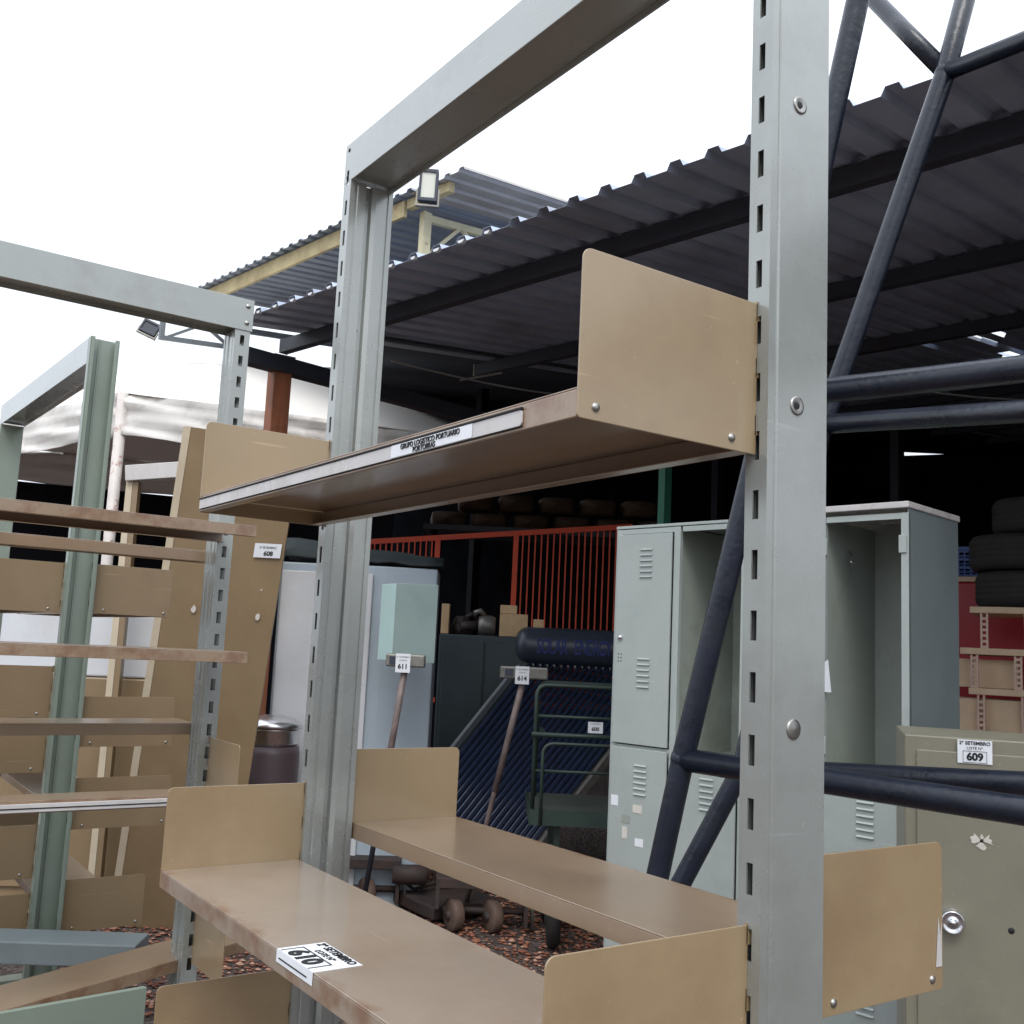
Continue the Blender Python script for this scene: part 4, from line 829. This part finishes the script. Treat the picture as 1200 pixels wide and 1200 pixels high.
# ================================================================ main rack
mr = thing('shelving_rack', (.815, 1.2, 0), 'large grey cantilever rack in the foreground with slotted posts and tan shelves', 'rack', group='cantilever shelving racks')
PX0, PX1 = .770, .860; YN0, YN1 = .678, .706; YF0, YF1 = 1.694, 1.724
def main_post(y0, y1, outer):
    m = MB(); t_ = .002; z0_, z1_ = .03, 2.308; d = y1-y0; pitch, slot = .0594, .029; off = (2.0792-1.45)*.906+1.45-.03
    s0, s1 = y0+d*.36, y0+d*.64
    for (xf, sg) in ((PX0, 1), (PX1, -1)):
        m.box(min(xf, xf+sg*t_), max(xf, xf+sg*t_), y0, s0, z0_, z1_); m.box(min(xf, xf+sg*t_), max(xf, xf+sg*t_), s1, y1, z0_, z1_)
        z = 2.0197-slot/2-pitch*40
        while z < z1_:
            za, zb = z+slot, z+pitch
            if zb > z0_+.001: m.box(min(xf, xf+sg*t_), max(xf, xf+sg*t_), s0, s1, max(z0_, za), min(z1_, zb))
            z += pitch
    W = PX1-PX0-2*t_
    flat = [(0, 0), (.085, 0), (.10, .0025), (.13, .0025), (.15, 0), (1, 0)]
    grv = [(0, 0), (.10, 0), (.115, .002), (.15, .002), (.17, 0), (.36, 0), (.375, .003), (.40, .011), (.50, .011), (.53, .004), (.60, .001), (.62, 0), (.86, 0), (.875, .0025), (.90, .0025), (.92, 0), (1, 0)]
    for (yf, sg, pr) in ((y0, 1, flat if outer else grv), (y1, -1, grv if outer else flat)):
        for i in range(len(pr)-1):
            (u0, d0), (u1, d1) = pr[i], pr[i+1]; xa, xb = PX0+t_+W*u0, PX0+t_+W*u1
            m.prism([(xa, yf+sg*d0, z0_), (xb, yf+sg*d1, z0_), (xb, yf+sg*(d1+t_), z0_), (xa, yf+sg*(d0+t_), z0_)], (0, 0, z1_-z0_))
    return m.build('post', 'post', mr)
pn_ = main_post(YN0, YN1, True); pf_ = main_post(YF0, YF1, False)
# countersunk screws on the near post, screw holes on the far one
for (z, full) in ((2.034, 0), (1.709, 0), (1.387, 1), (1.065, 1), (.74, 1)):
    c = (.813, YN0, z)
    MB().lathe([(.0098, 0), (.0098, .0012), (.0078, .0016), (.0045, .0004 if not full else .0022), (0, .0002 if not full else .0026)], c, 20, (Vv((0, -1, 0)), Vv((1, 0, 0)), Z3)).build('screw', 'zinc', pn_)
    if not full: MB().lathe([(.0036, 0), (0, .0004)], (.813, YN0-.0011, z), 12, (Vv((0, -1, 0)), Vv((1, 0, 0)), Z3)).build('screw_hole', 'ink', pn_)
for (z, x) in ((2.026, .806), (1.374, .803), (1.05, .803)): MB().lathe([(.0036, 0), (.003, .0006), (0, .0007)], (x, YF0+.011 if x < .81 else YF0, z), 12, (Vv((0, -1, 0)), Vv((1, 0, 0)), Z3)).build('screw_hole', 'ink' if z > 1.5 else 'zinc', pf_)
bm = MB(); zB0, zB1 = 2.308, 2.386
bm.box(PX0, PX0+.003, YN0-.05, YF1+.002, zB0, zB1); bm.box(PX1-.003, PX1, YN0-.05, YF1+.002, zB0, zB1)
bm.box(PX0+.003, PX1-.003, YN0-.05, YF1+.002, zB1-.003, zB1-.0005); bm.box(PX0+.003, PX1-.003, YN0-.05, YF1, zB0+.010, zB0+.013)
bm.box(PX0+.003, PX1-.003, YF1-.001, YF1+.0015, zB0+.013, zB1-.003)
beam = bm.build('top_beam', 'post', mr, bevel=.001)
for z in (2.318, 2.372): MB().lathe([(.0042, 0), (.0035, .001), (0, .0012)], (PX0, YF1-.014, z), 12, (Vv((-1, 0, 0)), Vv((0, 1, 0)), Z3)).build('bolt', 'blackmetal', beam)
for y in ((YN0+YN1)/2, (YF0+YF1)/2): MB().box(PX0-.22, PX1+.22, y-.03, y+.03, 0, .03).build('base', 'post', mr, bevel=.002)
YB0, YB1 = .6945, 1.7045     # bracket planes
def cant(side, zb, near=True, far=True, mat='shelf_clean', W=.226, name='shelf', bm_='tan'):
    x = PX0 if side < 0 else PX1; xo = x+side*W
    sh_ = tray(mr, (xo, YB0+.001, zb), (0, 1, 0), (-side, 0, 0), YB1-YB0-.004, W-.004, .027, mat, name)
    if near: plate(mr, (x, YB0, zb-.001), (side, 0, 0), W+.001, .156, (0, -1, 0), bm_)
    if far: plate(mr, (x, YB1, zb-.001), (side, 0, 0), W+.001, .156, (0, -1, 0), bm_, rivets=False)
    return sh_
top = cant(-1, 1.655); low = cant(-1, 1.051, mat='shelf_rust', W=.236); back = cant(1, 1.107, W=.221); bot = cant(-1, .745)
# label holder on the top shelf
xo = PX0-.226
hold = MB(); P = rrect((xo-.0004, .775, 1.6588), (0, 1, 0), (0, 0, 1), .925, .0155, (.004, 0, 0, .004)); hold.prism(P, (-.0018, 0, 0))
hd_ = hold.build('label_holder', 'plastic', mr, bevel=.0004)
MB().box(xo-.0034, xo-.0006, .775, 1.70, 1.6746, 1.6765).build('gap_shade_line', 'gap_black', hd_)  # shadow gap above the holder, drawn as a dark strip
MB().box(xo-.0026, xo-.0006, .775, 1.70, 1.6580, 1.6586).build('gap_shade_line', 'gap_black', hd_)  # same painted shadow along the lower edge
so_ = Vv((xo-.0025, .945, 1.6668)); st = MB().obox(so_+Vv((0, -.085, -.0072)), (0, .17, 0), (0, 0, .0144), (-.0004, 0, 0)).build('paper_label', 'sticker', hd_)
text('printed_text', 'GRUPO LOGISTICO PORTUARIO', .0085, so_+Vv((-.0009, 0, .0028)), (0, -1, 0), (0, 0, 1), 'ink', st, bold=.0001)
text('printed_text', 'PORTOBRAS', .0085, so_+Vv((-.0009, .01, -.004)), (0, -1, 0), (0, 0, 1), 'ink', st, bold=.0001)
# lot label 610 folded over the front lip of the lower shelf
zt1 = 1.078; yc = 1.175; xl = PX0-.236
st = MB().obox((xl-.0002, yc-.052, zt1+.0002), (.062, 0, 0), (0, .104, 0), (0, 0, .0005)).build('lot_label', 'sticker', low)
low_l = MB().obox((xl-.0008, yc-.052, zt1-.014), (-.0005, 0, 0), (0, .104, 0), (0, 0, .0145)).build('label_flap', 'sticker', low)
text('printed_text', '2º SETEMBRO', .0155, (xl+.053, yc, zt1+.0011), (0, -1, 0), (1, 0, 0), 'ink', st, bold=.0003)
text('printed_text', 'LOTE Nº', .012, (xl+.038, yc, zt1+.0011), (0, -1, 0), (1, 0, 0), 'ink', st)
text('printed_text', '610', .034, (xl+.0135, yc+.004, zt1+.0011), (0, -1, 0), (1, 0, 0), 'ink', st, sx=1.15, bold=.0014)
fr = MB()
for (y0_, y1_, x0_, x1_) in ((yc-.036, yc+.042, .0285, .030), (yc-.0375, yc-.036, .0, .030), (yc+.042, yc+.0435, .0, .030)): fr.obox((xl+x0_, y0_, zt1+.0009), (x1_-x0_, 0, 0), (0, y1_-y0_, 0), (0, 0, .0004))
fr.obox((xl-.0016, yc-.0375, zt1-.009), (-.0004, 0, 0), (0, .081, 0), (0, 0, .0015)); fr.build('number_frame', 'ink', st)
# paint chip on the back bracket, scratch and tape ghost on the lower shelf
MB().prism([(1.0685, YB0-.0026, 1.130), (1.079, YB0-.0026, 1.130), (1.079, YB0-.0026, 1.175), (1.076, YB0-.0026, 1.162), (1.073, YB0-.0026, 1.182), (1.0705, YB0-.0026, 1.156)], (0, -.0004, 0)).build('paint_chip', 'plastic', mr)
